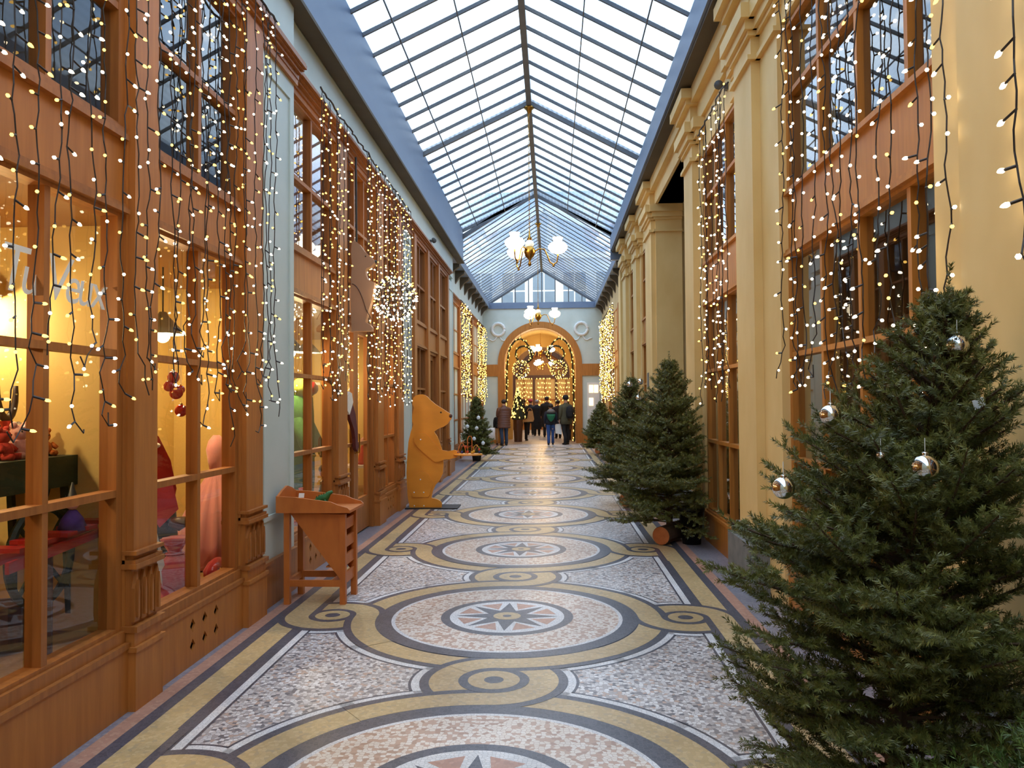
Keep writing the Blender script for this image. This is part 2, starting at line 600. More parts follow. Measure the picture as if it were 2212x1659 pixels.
MB().add([(-2.3, 29.9, 0.004), (2.3, 29.9, 0.004), (2.3, 50, 0.004), (-2.3, 50, 0.004)], [(0, 1, 2, 3)]).build('far_paving', M_FAR, fl, fix=False)

# ================================================================== LEFT AND RIGHT WALLS (painted parts)
wl = sroot('wall_left', 'pale green painted wall with pilasters above wooden shopfronts')
XA, XB, XW = -1.86, -1.94, 2.33
def lbox(name, x0, x1, y0, y1, z0, z1, mat, par):
    return MB().box(x0, x1, y0, y1, z0, z1).build(name, mat, par)
# frieze above the cornice
lbox('frieze', -2.3, XA, -12, 6.58, 4.5, 5.1, GREEN, wl)
lbox('frieze', -2.3, XB, 6.58, YJ, 4.48, 5.1, GREEN, wl)
lbox('upper_wall', -2.6, -1.98, -12, YJ, 5.1, 5.9, GREEN, wl)
def pale_pilaster(y0, y1, x, zt):
    p = lbox('pilaster', x - 0.1, x, y0, y1, 0.34, zt, GREEN, wl)
    w = 0.10
    # sunk panel shown by a raised moulded frame
    m = MB()
    for (a, b, c, d) in ((y0 + w, y1 - w, 0.66, 0.70), (y0 + w, y1 - w, zt - 0.22, zt - 0.18), (y0 + w, y0 + w + 0.035, 0.70, zt - 0.22), (y1 - w - 0.035, y1 - w, 0.70, zt - 0.22)):
        m.box(x, x + 0.014, a, b, c, d)
    m.build('panel_moulding', GREEN, p)
    b = lbox('skirting_block', x - 0.1, x + 0.025, y0 + 0.003, y1 - 0.003, 0.0, 0.34, WOOD, wl)
    MB().box(x, x + 0.04, y0 + 0.003, y1 - 0.003, 0.33, 0.355).build('skirting_cap', WOOD, b)
lbox('rear_wall', -2.3, XA, -12, -0.2, 0.0, 4.5, GREEN, wl)
pale_pilaster(5.748, 6.58, XA, 4.36)
pale_pilaster(11.74, 12.69, XB, 4.36)
pale_pilaster(17.09, 18.14, XB, 4.36)
# widened far section, left
lbox('far_wall', -2.7, -XW, YJ, YE, 0, 5.3, GREEN, wl)
lbox('return_wall', -2.7, XB - 0.02, YJ - 0.12, YJ, 0.0, 5.9, GREEN, wl)

wr = sroot('wall_right', 'cream painted wall of stepped piers on the right side')
XP = 2.0
def pier(y0, y1, back0, back1, passage=False):
    p = MB().box(XP, 2.5, y0, y1, 0.0, 5.2).build('pier', CREAM, wr)
    MB().box(XP + 0.07, 2.5, back0, back1, 0.0, 5.2).build('back_pilaster', CREAM, wr)
    q = MB()
    for (o, z0, z1) in ((0.035, 4.36, 4.40), (0.03, 4.56, 4.60), (0.06, 4.60, 4.68), (0.10, 4.68, 4.80)):
        q.box(XP - o, 2.5, y0 - o, y1 + o, z0, z1)
        q.box(XP + 0.07 - o, 2.5, back0 - o, back1 + o, z0, z1 - 0.001)
    q.build('capital', CREAM, p)
    q = MB()
    q.box(XP - 0.09, 2.5, y0 - 0.09, y1 + 0.09, 0, 0.40)
    q.box(XP - 0.06, 2.5, y0 - 0.06, y1 + 0.06, 0.40, 0.46)
    q.box(XP - 0.03, 2.5, y0 - 0.03, y1 + 0.03, 0.46, 0.50)
    q.build('plinth', PLINTH, p)
PIERS = [(-0.9, -0.25, -1.3, 0.1), (2.55, 3.25, 2.2, 3.6), (6.47, 7.07, 5.98, 7.35), (9.17, 9.74, 9.0, 9.9), (12.96, 13.78, 12.9, 13.9), (15.25, 15.85, 15.0, 16.1), (17.4, 18.06, 17.2, 18.1)]
for a in PIERS:
    pier(*a)
MB().box(XP - 0.012, XP, 13.42, 13.6, 1.78, 2.06).build('vent_plate', PLINTH, wr)
# entablature running above the capitals, breaking forward over each pier
MB().box(2.06, 2.5, -12, YJ, 4.8, 5.2).build('entablature', CREAM, wr)
MB().box(1.98, 2.5, -12, YJ, 5.02, 5.2).build('cornice', CREAM, wr)
for a in PIERS:
    e = MB().box(XP - 0.02, 2.5, a[0] - 0.03, a[1] + 0.03, 4.8, 5.2).build('entablature_block', CREAM, wr)
    MB().box(XP - 0.08, 2.5, a[0] - 0.1, a[1] + 0.1, 5.0, 5.06).box(XP - 0.14, 2.5, a[0] - 0.15, a[1] + 0.15, 5.06, 5.17).build('block_cornice', CREAM, e)
# spandrel wall above the shop windows
for (a, b) in ((-0.25, 2.55), (3.25, 6.47), (7.07, 9.17), (13.78, 15.25), (15.85, 17.4)):
    MB().box(2.1, 2.5, a, b, 4.42, 4.8).build('lintel', CREAM, wr)
MB().box(2.1, 2.5, -12, -0.4, 0, 4.8).build('rear_wall', CREAM, wr)
# side passage between the third and fourth pier
MB().box(2.5, 5.0, 12.96, 13.2, 0, 5.2).build('passage_side', CREAM2, wr)
MB().box(2.5, 5.0, 9.5, 9.74, 0, 5.2).build('passage_side', CREAM2, wr)
MB().box(5.0, 5.2, 9.5, 13.2, 0, 5.2).build('passage_back', CREAM2, wr)
MB().box(2.1, 5.2, 9.6, 13.1, 4.8, 5.2).build('passage_ceiling', CREAM2, wr)
MB().box(2.07, 5.0, 12.90, 12.96, 4.36, 4.40).box(2.07, 5.0, 12.88, 12.96, 4.60, 4.68).box(2.07, 5.0, 12.84, 12.96, 4.68, 4.80).build('passage_moulding', CREAM2, wr)
# widened far section, right
MB().box(XW, 2.75, YJ, YE, 0, 5.3).build('far_wall', CREAM2, wr)
MB().box(XP, 2.75, YJ - 0.06, YJ, 0, 5.2).build('return_wall', CREAM, wr)
for a in (18.9, 21.3):
    MB().box(XW - 0.1, XW, a, a + 0.6, 0, 5.2).build('pier', CREAM, wr)

# wall behind the camera
wbk = MB().box(-2.6, 2.6, -12.4, -12.0, 0, 7).build('wall_back', CREAM2)
struct(wbk, 'cream wall behind the viewer')

# ================================================================== ROOF
rf = sroot('ceiling', 'pitched glass and steel roof over the gallery')
ZR, ZGL, ZGR, WR = 6.65, 5.80, 5.66, 1.80
def roofline(side, y0, y1, n, zr, zg, w, cuts):
    th = 0.012
    for i in range(n):
        a = y0 + (y1 - y0) * i / n
        b = y0 + (y1 - y0) * (i + 1) / n
        for c0, c1 in zip(cuts[:-1], cuts[1:]):
            vs = []
            for (t, yy) in ((c0, a + 0.012), (c1, a + 0.012), (c1, b - 0.012), (c0, b - 0.012)):
                vs.append((side * w * t, yy, zr + (zg - zr) * t + 0.02))
            MB().add(vs, [(0, 1, 2, 3)]).build('roof_pane', ROOFG, rf, fix=False)
def bars(side, y0, y1, n, zr, zg, w, heavy, dp=0.045):
    for i in range(n + 1):
        y = y0 + (y1 - y0) * i / n
        hv = i in heavy
        MB().beam((0, y, zr), (side * w, y, zg), 0.06 if hv else 0.028, 0.10 if hv else dp).build('rafter', STEEL, rf)
N1 = 42
YR0, YR1 = -3.5, 19.0
heavy = [i for i in range(N1 + 1) if abs((YR0 + (YR1 - YR0) * i / N1) - 13.14) < 0.27 or abs((YR0 + (YR1 - YR0) * i / N1) - 7.2) < 0.27 or i == N1]
for s, zg in ((-1, ZGL), (1, ZGR)):
    roofline(s, YR0, YR1, N1, ZR, zg, WR + 0.03, (0.02, 0.42, 0.80, 1.02))
    bars(s, YR0, YR1, N1, ZR, zg, WR + 0.03, heavy)
    for t in (0.42, 0.80):
        MB().beam((s * WR * t, YR0, ZR + (zg - ZR) * t - 0.045), (s * WR * t, YR1, ZR + (zg - ZR) * t - 0.045), 0.014, 0.02).build('tie_rod', STEEL, rf)
for s, zg in ((-1, ZGL), (1, ZGR)):
    roofline(s, -12, YR0, 4, ZR, zg, WR + 0.03, (0.02, 1.02))
    bars(s, -12, YR0, 4, ZR, zg, WR + 0.03, [])
MB().beam((0, -12, ZR + 0.0), (0, YR1, ZR), 0.085, 0.16).build('ridge_beam', STEEL, rf)
ZR2, ZG2, W2 = 6.77, 5.48, 2.07
N2 = 24
for s in (-1, 1):
    roofline(s, YR1, YE, N2, ZR2, ZG2, W2, (0.02, 0.5, 1.0))
    bars(s, YR1, YE, N2, ZR2, ZG2, W2, [0, N2], 0.025)
MB().beam((0, YR1, ZR2), (0, YE, ZR2), 0.08, 0.14).build('ridge_beam', STEEL, rf)
# gutters
MB().box(-2.2, -1.80, -12, YR1, 5.02, 5.83).build('gutter', GUTTER, rf)
MB().box(-1.93, -1.76, -12, YR1, 4.985, 5.02).build('gutter_soffit', SOFFIT, rf)
MB().box(1.80, 2.5, -12, YR1, 5.24, 5.58).build('gutter', GUTTER, rf)
MB().box(1.83, 2.5, -12, YR1, 5.20, 5.24).build('gutter_soffit', SOFFIT, rf)
MB().box(1.86, 2.5, -12, YR1, 5.58, 5.72).build('gutter_upstand', GUTTER, rf)
for s in (-1, 1):
    MB().box(s * 2.05, s * 2.45, YR1, YE, 5.28, 5.5).build('gutter', GUTTER, rf)
    MB().box(s * 1.8, s * 2.45, YR1 - 0.02, YR1 + 0.1, 5.02, 5.9).build('gutter_end', GUTTER, rf)
    for k in range(10):
        y = 19.4 + k * 1.15
        MB().prism([(0, 5.28), (0.26, 5.28), (0.26, 5.2), (0.12, 5.1), (0, 4.92)], lambda u, v, d, s=s: (s * (XW - u), d, v), y, y + 0.16).build('corbel', SOFFIT, rf)
# gable at the end
MB().box(-2.3, 2.3, YE - 0.05, YE + 0.15, 5.26, 5.50).build('end_beam', GUTTER, rf)
for s in (-1, 1):
    MB().beam((0, YE, ZR2 + 0.02), (s * W2, YE, ZG2 + 0.02), 0.07, 0.08).build('gable_rafter', STEEL, rf)
for k in range(-3, 4):
    x = k * 0.52
    zt = ZR2 - (ZR2 - ZG2) * abs(x) / W2
    MB().box(x - 0.018, x + 0.018, YE - 0.02, YE + 0.02, 5.5, zt).build('gable_mullion', STEEL, rf)
for k in range(-4, 4):
    xa, xb = k * 0.52, (k + 1) * 0.52
    za = max(5.5, ZR2 - (ZR2 - ZG2) * abs(xa) / W2)
    zb = max(5.5, ZR2 - (ZR2 - ZG2) * abs(xb) / W2)
    vs = [(xa, YE + 0.03, 5.5), (xb, YE + 0.03, 5.5), (xb, YE + 0.03, zb), (xa, YE + 0.03, za)]
    MB().add(vs, [(0, 1, 2, 3)]).build('gable_pane', GLASS, rf, fix=False)
# brass rosettes on the ridge
for (y, z) in ((13.14, ZR - 0.1), (22.3, ZR2 - 0.09), (2.6, ZR - 0.1)):
    MB().lathe([(0.0, -0.09), (0.03, -0.08), (0.05, -0.03), (0.09, 0.0), (0.09, 0.02)], 14, (0, y, z)).build('rosette', BRASS, rf, True)

# ================================================================== END WALL WITH ARCH
XC = -0.1
RO, RI, ZS = 1.64, 1.39, 3.10
we = sroot('wall_end', 'pale green end wall pierced by a wooden arch')
def fe(u, v, d):
    return (u, YE + d, v)
outer = [(-2.7, 0), (XC - RO + 0.05, 0), (XC - RO + 0.05, ZS)] + [(XC + x, ZS + z) for x, z in arc((0, 0), RO - 0.05, 180, 0, 30)[1:-1]] + [(XC + RO - 0.05, ZS), (XC + RO - 0.05, 0), (2.7, 0), (2.7, 5.3), (-2.7, 5.3)]
holed_panel(outer, [], fe, 0.0, 0.3).build('end_wall_face', GREEN, we)
# arch ring and jambs in wood
aw = MB()
ringp = [(XC + x, ZS + z) for x, z in arc((0, 0), RO, 180, 0, 36)]
ringi = [(XC + x, ZS + z) for x, z in arc((0, 0), RI, 180, 0, 36)]
nn = len(ringp)
vs = [fe(u, v, -0.06) for u, v in ringp] + [fe(u, v, -0.06) for u, v in ringi] + [fe(u, v, 0.5) for u, v in ringp] + [fe(u, v, 0.5) for u, v in ringi]
fs = []
for i in range(nn - 1):
    fs += [(i, i + 1, nn + i + 1, nn + i), (2 * nn + i, 3 * nn + i, 3 * nn + i + 1, 2 * nn + i + 1), (nn + i, nn + i + 1, 3 * nn + i + 1, 3 * nn + i), (i, 2 * nn + i, 2 * nn + i + 1, i + 1)]
aw.add(vs, fs).build('arch_ring', WOODR, we)
for s in (-1, 1):
    MB().box(XC + s * RI, XC + s * RO, YE - 0.06, YE + 0.5, 0, ZS).build('arch_jamb', WOODR, we)
    MB().box(XC + s * RO, s * 2.33, YE - 0.05, YE, 2.62, 3.08).build('impost_band', WOODR, we)
    MB().box(XC + s * RO, s * 2.33, YE - 0.06, YE, 0.0, 0.42).build('end_apron', WOODR, we)
    # plaster wreath with ribbons
    wreath = MB()
    cx, cz = (-1.72, 4.45) if s < 0 else (1.52, 4.45)
    ring = [(cx + 0.24 * math.cos(2 * PI * k / 28), YE - 0.02, cz + 0.24 * math.sin(2 * PI * k / 28)) for k in range(29)]
    wreath.tube(ring, [0.055 + 0.014 * (k % 2) for k in range(29)], 6)
    for t in (-1, 1):
        wreath.tube([(cx + t * (0.05 + 0.09 * k), YE - 0.015, cz - 0.28 - 0.1 * math.sin(k * 1.2) - 0.05 * k) for k in range(5)], 0.028, 5)
    wreath.build('plaster_wreath', WHITEP, we, True)
# lit display case in the right flank of the end wall
dc = MB().box(1.72, 2.2, YE - 0.04, YE - 0.005, 0.9, 2.35).build('display_case', WHITEP, we)
# barrel vaulted passage behind the arch
VA = mk('vault_plaster', (222, 190, 120), (206, 172, 100), 1.2, (1, 1, 1), 0.65)
va = MB()
p0 = [(XC + x, ZS + z) for x, z in arc((0, 0), RI + 0.06, 180, 0, 24)]
m_ = len(p0)
va.add([(u, YE + 0.5, v) for u, v in p0] + [(u, YE + 3.6, v) for u, v in p0], [(i, i + 1, m_ + i + 1, m_ + i) for i in range(m_ - 1)])
va.build('vault', VA, we)
for s in (-1, 1):
    MB().box(XC + s * (RI + 0.06), XC + s * (RI + 0.3), YE + 0.5, YE + 3.6, 0, ZS).build('passage_wall', VA, we)
# second arch and end hall
ring2 = [(XC - 2.6, 0), (XC - 1.25, 0), (XC - 1.25, 2.9)] + [(XC + x, 2.9 + z * 0.9) for x, z in arc((0, 0), 1.25, 180, 0, 20)[1:-1]] + [(XC + 1.25, 2.9), (XC + 1.25, 0), (XC + 2.6, 0), (XC + 2.6, 5.5), (XC - 2.6, 5.5)]
holed_panel(ring2, [], lambda u, v, d: (u, YE + 3.6 + d, v), 0.0, 0.25).build('second_arch_wall', VA, we)
for s in (-1, 1):
    MB().box(s * 2.6, s * 2.8, YE + 3.8, 46, 0, 5.0).build('hall_wall', WOODR, we)
MB().box(-2.8, 2.8, 46, 46.3, 0, 6.5).build('hall_end_wall', WOODR, we)
for k in range(12):
    y = YE + 4.2 + k
    MB().box(-2.6, 2.6, y, y + 0.05, 5.0, 5.06).build('hall_rafter', STEEL, we)
MB().add([(-2.6, YE + 3.8, 5.08), (2.6, YE + 3.8, 5.08), (2.6, 46, 5.08), (-2.6, 46, 5.08)], [(0, 1, 2, 3)]).build('hall_skylight', ROOFG, we, fix=False)

# ================================================================== BUILDINGS SEEN THROUGH THE ROOF
FAC = mk('far_facade_render', (222, 228, 232), (208, 216, 222), 0.5, (1, 1, 1), 0.8)
SLATE = mk('slate_roof', (184, 194, 204), (170, 182, 194), 2.0, (1, 1, 4), 0.6)
WINDK = mk('far_window_glass', (120, 136, 150), (100, 116, 132), 0.6, (1, 1, 1), 0.25)
def building(name, label, x0, x1, y0, y1, z0, z1, wins, face):
    t = thing(name, label, 'building', ((x0 + x1) / 2, (y0 + y1) / 2, z0))
    MB().box(x0, x1, y0, y1, z0, z1).build('facade', FAC, t)
    for (u, w, za, zb) in wins:
        if face == 'y':
            g = MB().box(u - w / 2, u + w / 2, y0 - 0.05, y0, za, zb).build('window_frame', WHITEP, t)
            for s in (-1, 1):
                for (c, d) in ((0.04, 0.48), (0.52, 0.96)):
                    MB().box(u + s * 0.04, u + s * (w / 2 - 0.07), y0 - 0.07, y0 - 0.05, za + (zb - za) * c, za + (zb - za) * d).build('pane', WINDK, g)
        else:
            x = x1 if face == 'x+' else x0
            sg = 1 if face == 'x+' else -1
            g = MB().box(x, x + sg * 0.05, u - w / 2, u + w / 2, za, zb).build('window_frame', WHITEP, t)
            for s in (-1, 1):
                MB().box(x + sg * 0.05, x + sg * 0.07, u + s * 0.04, u + s * (w / 2 - 0.07), za + 0.08, zb - 0.08).build('pane', WINDK, g)
    return t
b1 = building('apartment_building', 'pale building with tall white windows seen through the end gable', -6, 6, 47.5, 52, 0.0, 10.6, [(-1.9, 1.5, 7.2, 9.6), (-0.05, 1.5, 7.2, 9.6), (1.8, 1.5, 7.2, 9.6), (3.8, 1.5, 7.2, 9.6), (-3.9, 1.5, 7.2, 9.6)], 'y')
MB().box(-6, 6, 47.3, 47.5, 10.35, 10.7).build('cornice', WHITEP, b1)
MB().prism([(-6, 10.7), (6, 10.7), (4.6, 14.5), (-4.6, 14.5)], lambda u, v, d: (u, d, v), 47.6, 52).build('roof', SLATE, b1)
for s in (-1, 1):
    MB().beam((0.0, 47.2, 13.4), (s * 3.6, 47.2, 12.0), 0.2, 0.5).build('roof_trim', WHITEP, b1)
building('upper_storey', 'grey rendered upper storey rising beyond the left edge of the glass roof', -6.5, -4.2, -12, 46, 0.0, 9.0, [(2 + 4.2 * k, 1.2, 6.4, 8.3) for k in range(10)], 'x+')
building('upper_storey', 'grey rendered upper storey rising beyond the right edge of the glass roof', 4.2, 6.5, -12, 46, 0.0, 9.0, [(2 + 4.2 * k, 1.2, 6.4, 8.3) for k in range(10)], 'x-')
# ================================================================== SHOPFRONTS
class Front:
    """one wooden shopfront; u runs along the gallery, d towards its middle"""
    def __init__(self, X, s, label, y0, y1, wood=None, wood2=None, glass=None, zs=None):
        self.X, self.s = X, s
        self.w, self.w2, self.g = wood or WOOD, wood2 or WOOD2, glass or GLASS
        self.t = thing('shopfront', label, 'shopfront', (X, (y0 + y1) / 2, 0), 'wooden shopfronts of the gallery')
        self.z = zs or dict(ap=0.32, gb=0.42, m1=1.11, m2=1.82, gt=2.52, p0=2.58, p1=2.92, ub=2.98, um=3.60, ut=4.28, top=4.36)
    def P(self, u, v, d):
        return (self.X + self.s * d, u, v)
    def bx(self, mb, u0, u1, d0, d1, z0, z1):
        a, b = self.X + self.s * d0, self.X + self.s * d1
        return mb.box(a, b, u0, u1, z0, z1)
    def part(self, name, mat, *boxes, parent=None):
        mb = MB()
        for b in boxes:
            self.bx(mb, *b)
        return mb.build(name, mat, parent or self.t)
    def pilaster(self, y0, y1, carved=True):
        z = self.z
        p = self.part('pilaster', self.w2, (y0 + 0.02, y1 - 0.02, -0.12, 0.05, 0.74, z['top']), (y0, y1, -0.12, 0.015, 0.3, z['top']))
        self.part('pilaster_base', self.w2, (y0, y1, -0.12, 0.075, 0.0, 0.30), (y0 - 0.01, y1 + 0.01, -0.12, 0.085, 0.30, 0.325), (y0 + 0.005, y1 - 0.005, -0.12, 0.065, 0.325, 0.40), parent=p)
        self.part('base_moulding', self.w, (y0 - 0.008, y1 + 0.008, -0.12, 0.085, 0.40, 0.43), parent=p)
        self.part('neck_moulding', self.w, (y0 - 0.004, y1 + 0.004, -0.12, 0.078, 0.79, 0.81), parent=p)
        self.part('pilaster_moulding', self.w, (y0 - 0.008, y1 + 0.008, -0.12, 0.08, 0.72, 0.745), (y0, y1, -0.12, 0.07, 0.745, 0.765), parent=p)
        if carved:
            c = MB()
            self.bx(c, y0 + 0.01, y1 - 0.01, -0.12, 0.045, 0.43, 0.72)
            w = (y1 - y0)
            n = 4
            for k in range(n):
                cu = y0 + w * (k + 0.5) / n
                hw = w * 0.36 / n
                # pointed lancet leaves standing proud
                c.prism([(cu - hw, 0.45), (cu + hw, 0.45), (cu + hw, 0.62), (cu, 0.70), (cu - hw, 0.62)], self.P, 0.045, 0.062)
                c.prism([(cu - hw * 0.35, 0.47), (cu + hw * 0.35, 0.47), (cu + hw * 0.35, 0.60), (cu, 0.66), (cu - hw * 0.35, 0.60)], self.P, 0.062, 0.074)
            c.build('carved_panel', self.w, p)
        return p
    def window(self, y0, y1, nv=1, holes=True, upper=True, hm=True, door=False):
        z = self.z
        st = 0.055
        if not door:
            # apron with diamond vents
            hs = []
            if holes:
                uc = (y0 + y1) / 2
                for r, zz in ((0, 0.235), (1, 0.115)):
                    for k in (-1, 0, 1):
                        cu = uc + k * 0.165
                        hs.append([(cu - 0.034, zz), (cu, zz - 0.042), (cu + 0.034, zz), (cu, zz + 0.042)])
            ap = holed_panel([(y0, 0), (y1, 0), (y1, z['ap']), (y0, z['ap'])], hs, self.P, 0.02, 0.035).build('apron', self.w2, self.t)
            self.part('vent_dark_sheet', BLACKM, (y0, y1, -0.09, -0.08, 0.01, z['ap'] - 0.01), parent=ap)  # black sheet stands in for the dark hollow behind the vents
            self.part('sill', self.w, (y0, y1, -0.10, 0.045, z['ap'], z['ap'] + 0.03), (y0, y1, -0.10, 0.02, z['ap'] + 0.03, z['gb'] - 0.01), parent=ap)
        gb = z['gb'] - 0.01
        fr = self.part('window_frame', self.w, (y0, y0 + st, -0.09, 0.0, gb, z['gt'] + 0.02), (y1 - st, y1, -0.09, 0.0, gb, z['gt'] + 0.02), (y0 + st, y1 - st, -0.09, 0.0, z['gt'], z['gt'] + 0.02), (y0 + st, y1 - st, -0.09, 0.0, gb, gb + 0.02))
        us = [y0 + st + (y1 - y0 - 2 * st) * k / (nv + 1) for k in range(nv + 2)]
        for u in us[1:-1]:
            self.part('muntin', self.w, (u - 0.02, u + 0.02, -0.08, -0.005, gb + 0.02, z['gt']), parent=fr)
        zs = [gb + 0.02, z['m1'], z['m2'], z['gt']]
        for zz in zs[1:-1]:
            self.part('muntin', self.w, (y0 + st, y1 - st, -0.075, -0.002, zz - 0.018, zz + 0.018), parent=fr)
        for a, b in zip(us[:-1], us[1:]):
            for c, d in zip(zs[:-1], zs[1:]):
                mb = MB().add([self.P(a, c, -0.045), self.P(b, c, -0.045), self.P(b, d, -0.045), self.P(a, d, -0.045)], [(0, 1, 2, 3)])
                mb.build('pane', self.g, fr, fix=False)
        if upper:
            self.upper(y0, y1, nv, hm)
        return fr
    def upper(self, y0, y1, nv=1, hm=True):
        z = self.z
        st = 0.055
        pn = self.part('transom_panel', self.w2, (y0, y1, -0.10, -0.005, z['gt'] + 0.02, z['ub']))
        self.part('transom_moulding', self.w, (y0, y1, -0.05, 0.035, z['gt'] + 0.02, z['gt'] + 0.045), (y0, y1, -0.05, 0.02, z['gt'] + 0.045, z['p0'] + 0.01), parent=pn)
        self.part('upper_sill', self.w, (y0, y1, -0.05, 0.03, z['p1'], z['p1'] + 0.03), (y0, y1, -0.05, 0.018, z['p1'] + 0.03, z['ub']), parent=pn)
        fr = self.part('upper_window_frame', self.w, (y0, y0 + st, -0.09, 0.0, z['ub'], z['ut'] + 0.03), (y1 - st, y1, -0.09, 0.0, z['ub'], z['ut'] + 0.03), (y0 + st, y1 - st, -0.09, 0.0, z['ut'], z['ut'] + 0.03), (y0 + st, y1 - st, -0.09, 0.0, z['ub'], z['ub'] + 0.02))
        us = [y0 + st + (y1 - y0 - 2 * st) * k / (nv + 1) for k in range(nv + 2)]
        for u in us[1:-1]:
            self.part('muntin', self.w, (u - 0.02, u + 0.02, -0.08, -0.005, z['ub'] + 0.02, z['ut']), parent=fr)
        zs = [z['ub'] + 0.02, z['um'], z['ut']] if hm else [z['ub'] + 0.02, z['ut']]
        for zz in zs[1:-1]:
            self.part('muntin', self.w, (y0 + st, y1 - st, -0.075, -0.002, zz - 0.018, zz + 0.018), parent=fr)
        for a, b in zip(us[:-1], us[1:]):
            for c, d in zip(zs[:-1], zs[1:]):
                MB().add([self.P(a, c, -0.045), self.P(b, c, -0.045), self.P(b, d, -0.045), self.P(a, d, -0.045)], [(0, 1, 2, 3)]).build('pane', self.g, fr, fix=False)
    def door(self, y0, y1, ajar=0.0):
        z = self.z
        f = self.part('door_frame', self.w, (y0, y0 + 0.06, -0.12, 0.0, 0, z['gt'] + 0.02), (y1 - 0.06, y1, -0.12, 0.0, 0, z['gt'] + 0.02), (y0 + 0.06, y1 - 0.06, -0.12, 0.0, z['gt'] - 0.03, z['gt'] + 0.02))
        mid = (y0 + y1) / 2
        for a, b in ((y0 + 0.06, mid - 0.003), (mid + 0.003, y1 - 0.06)):
            d = self.part('door_leaf', self.w, (a, a + 0.10, -0.10, -0.05, 0.02, z['gt'] - 0.03), (b - 0.10, b, -0.10, -0.05, 0.02, z['gt'] - 0.03), (a + 0.1, b - 0.1, -0.10, -0.05, 0.02, 0.42), (a + 0.1, b - 0.1, -0.10, -0.05, z['gt'] - 0.12, z['gt'] - 0.03), (a + 0.1, b - 0.1, -0.095, -0.055, 1.06, 1.10))
            MB().add([self.P(a + 0.1, 0.42, -0.075), self.P(b - 0.1, 0.42, -0.075), self.P(b - 0.1, z['gt'] - 0.12, -0.075), self.P(a + 0.1, z['gt'] - 0.12, -0.075)], [(0, 1, 2, 3)]).build('pane', self.g, d, fix=False)
            hx = self.X + self.s * (-0.02)
            hu = b - 0.05 if a < mid - 0.1 and b < mid + 0.01 else a + 0.05
            MB().tube([(hx - self.s * 0.03, hu, 0.98), (hx, hu, 0.98), (hx, hu, 1.2), (hx - self.s * 0.03, hu, 1.2)], 0.01, 6).build('handle', BRASS, d)
        self.upper(y0, y1, 2)
    def cornice(self, y0, y1, prot=0.11, h=0.14):
        z = self.z['top']
        self.part('cornice', self.w, (y0, y1, -0.12, prot * 0.35, z, z + h * 0.3), (y0, y1, -0.12, prot * 0.6, z + h * 0.3, z + h * 0.5), (y0, y1, -0.12, prot * 0.8, z + h * 0.5, z + h * 0.62), (y0, y1, -0.12, prot, z + h * 0.62, z + h * 0.85), (y0, y1, -0.12, prot * 0.92, z + h * 0.85, z + h))
        self.part('architrave', self.w2, (y0, y1, -0.12, 0.03, self.z['ut'] + 0.03, z))

L1 = Front(XA, 1, 'brown wooden toy shop front with lettered window nearest on the left', -0.2, 5.75)
for a, b in ((-0.15, 0.15), (1.30, 1.58), (2.43, 2.70), (3.907, 4.186), (5.393, 5.748)):
    L1.pilaster(a, b)
L1.window(0.15, 1.30, 1, False)
L1.window(1.58, 2.43, 1, False)
L1.window(2.70, 3.907, 1, False)
L1.window(4.186, 5.393, 1, True)
L1.cornice(-0.2, 6.60)
L2 = Front(XB, 1, 'wooden shopfront with double door under the dense light curtain', 6.82, 11.74)
for a, b in ((8.07, 8.47), (9.95, 10.33), (11.30, 11.74)):
    L2.pilaster(a, b)
L2.window(6.62, 8.07, 1, True)
L2.door(8.47, 9.95)
L2.window(10.33, 11.30, 1, True)
L2.cornice(6.62, 12.2, 0.13, 0.12)
L3 = Front(XB, 1, 'unlit wooden shopfront behind the wooden bear cutout', 12.69, 17.09)
for a, b in ((12.69, 12.95), (14.10, 14.35), (15.45, 15.70), (16.85, 17.09)):
    L3.pilaster(a, b)
L3.window(12.95, 14.10, 1, True)
L3.door(14.35, 15.45)
L3.window(15.70, 16.85, 1, True)
L3.cornice(12.22, 17.12, 0.13, 0.12)
zr = dict(ap=0.30, gb=0.36, m1=1.12, m2=1.90, gt=2.62, p0=2.68, p1=3.10, ub=3.14, um=3.86, ut=4.36, top=4.42)
R1 = Front(2.13, -1, 'orange wooden shopfront with dark interior nearest on the right', 3.6, 5.98, WOODR, WOODR, GLASSR, zr)
R1.window(3.30, 5.98, 3, False)
R0 = Front(2.13, -1, 'orange wooden shopfront beside the viewer behind the nearest pier', 0.0, 2.3, WOODR, WOODR, GLASSR, zr)
R0.window(0.1, 2.25, 2, False)
R2 = Front(2.10, -1, 'narrow orange wooden shopfront between the second and third piers', 7.3, 9.0, WOODR, WOODR, GLASSR, zr)
R2.window(7.35, 9.0, 2, False)
R4 = Front(2.10, -1, 'orange wooden shopfront just past the side passage', 13.9, 15.0, WOODR, WOODR, GLASSR, zr)
R4.window(13.9, 15.0, 1, False)
R5 = Front(2.10, -1, 'orange wooden shopfront between the last two near piers', 16.1, 17.2, WOODR, WOODR, GLASSR, zr)
R5.window(16.1, 17.2, 1, False)
# far section shopfronts set on the widened walls
F1 = Front(-XW + 0.02, 1, 'far left wooden shopfront under two glowing light curtains', 18.6, 29.8, WOOD, WOOD2, GLASS)
for a in (18.6, 22.2, 25.8, 29.5):
    F1.pilaster(a, a + 0.35, False)
for a in (18.95, 22.55, 26.15):
    F1.window(a, a + 3.25, 3, False)
F1.cornice(18.3, YE - 0.06, 0.12, 0.12)
F2 = Front(XW - 0.02, -1, 'far right wooden shopfront behind the amber light curtain', 22.0, 30.2, WOODR, WOODR, GLASSR, zr)
for a in (22.4, 26.2, 29.8):
    F2.pilaster(a, a + 0.3, False)
for a in (22.7, 26.5):
    F2.window(a, a + 3.3, 3, False)

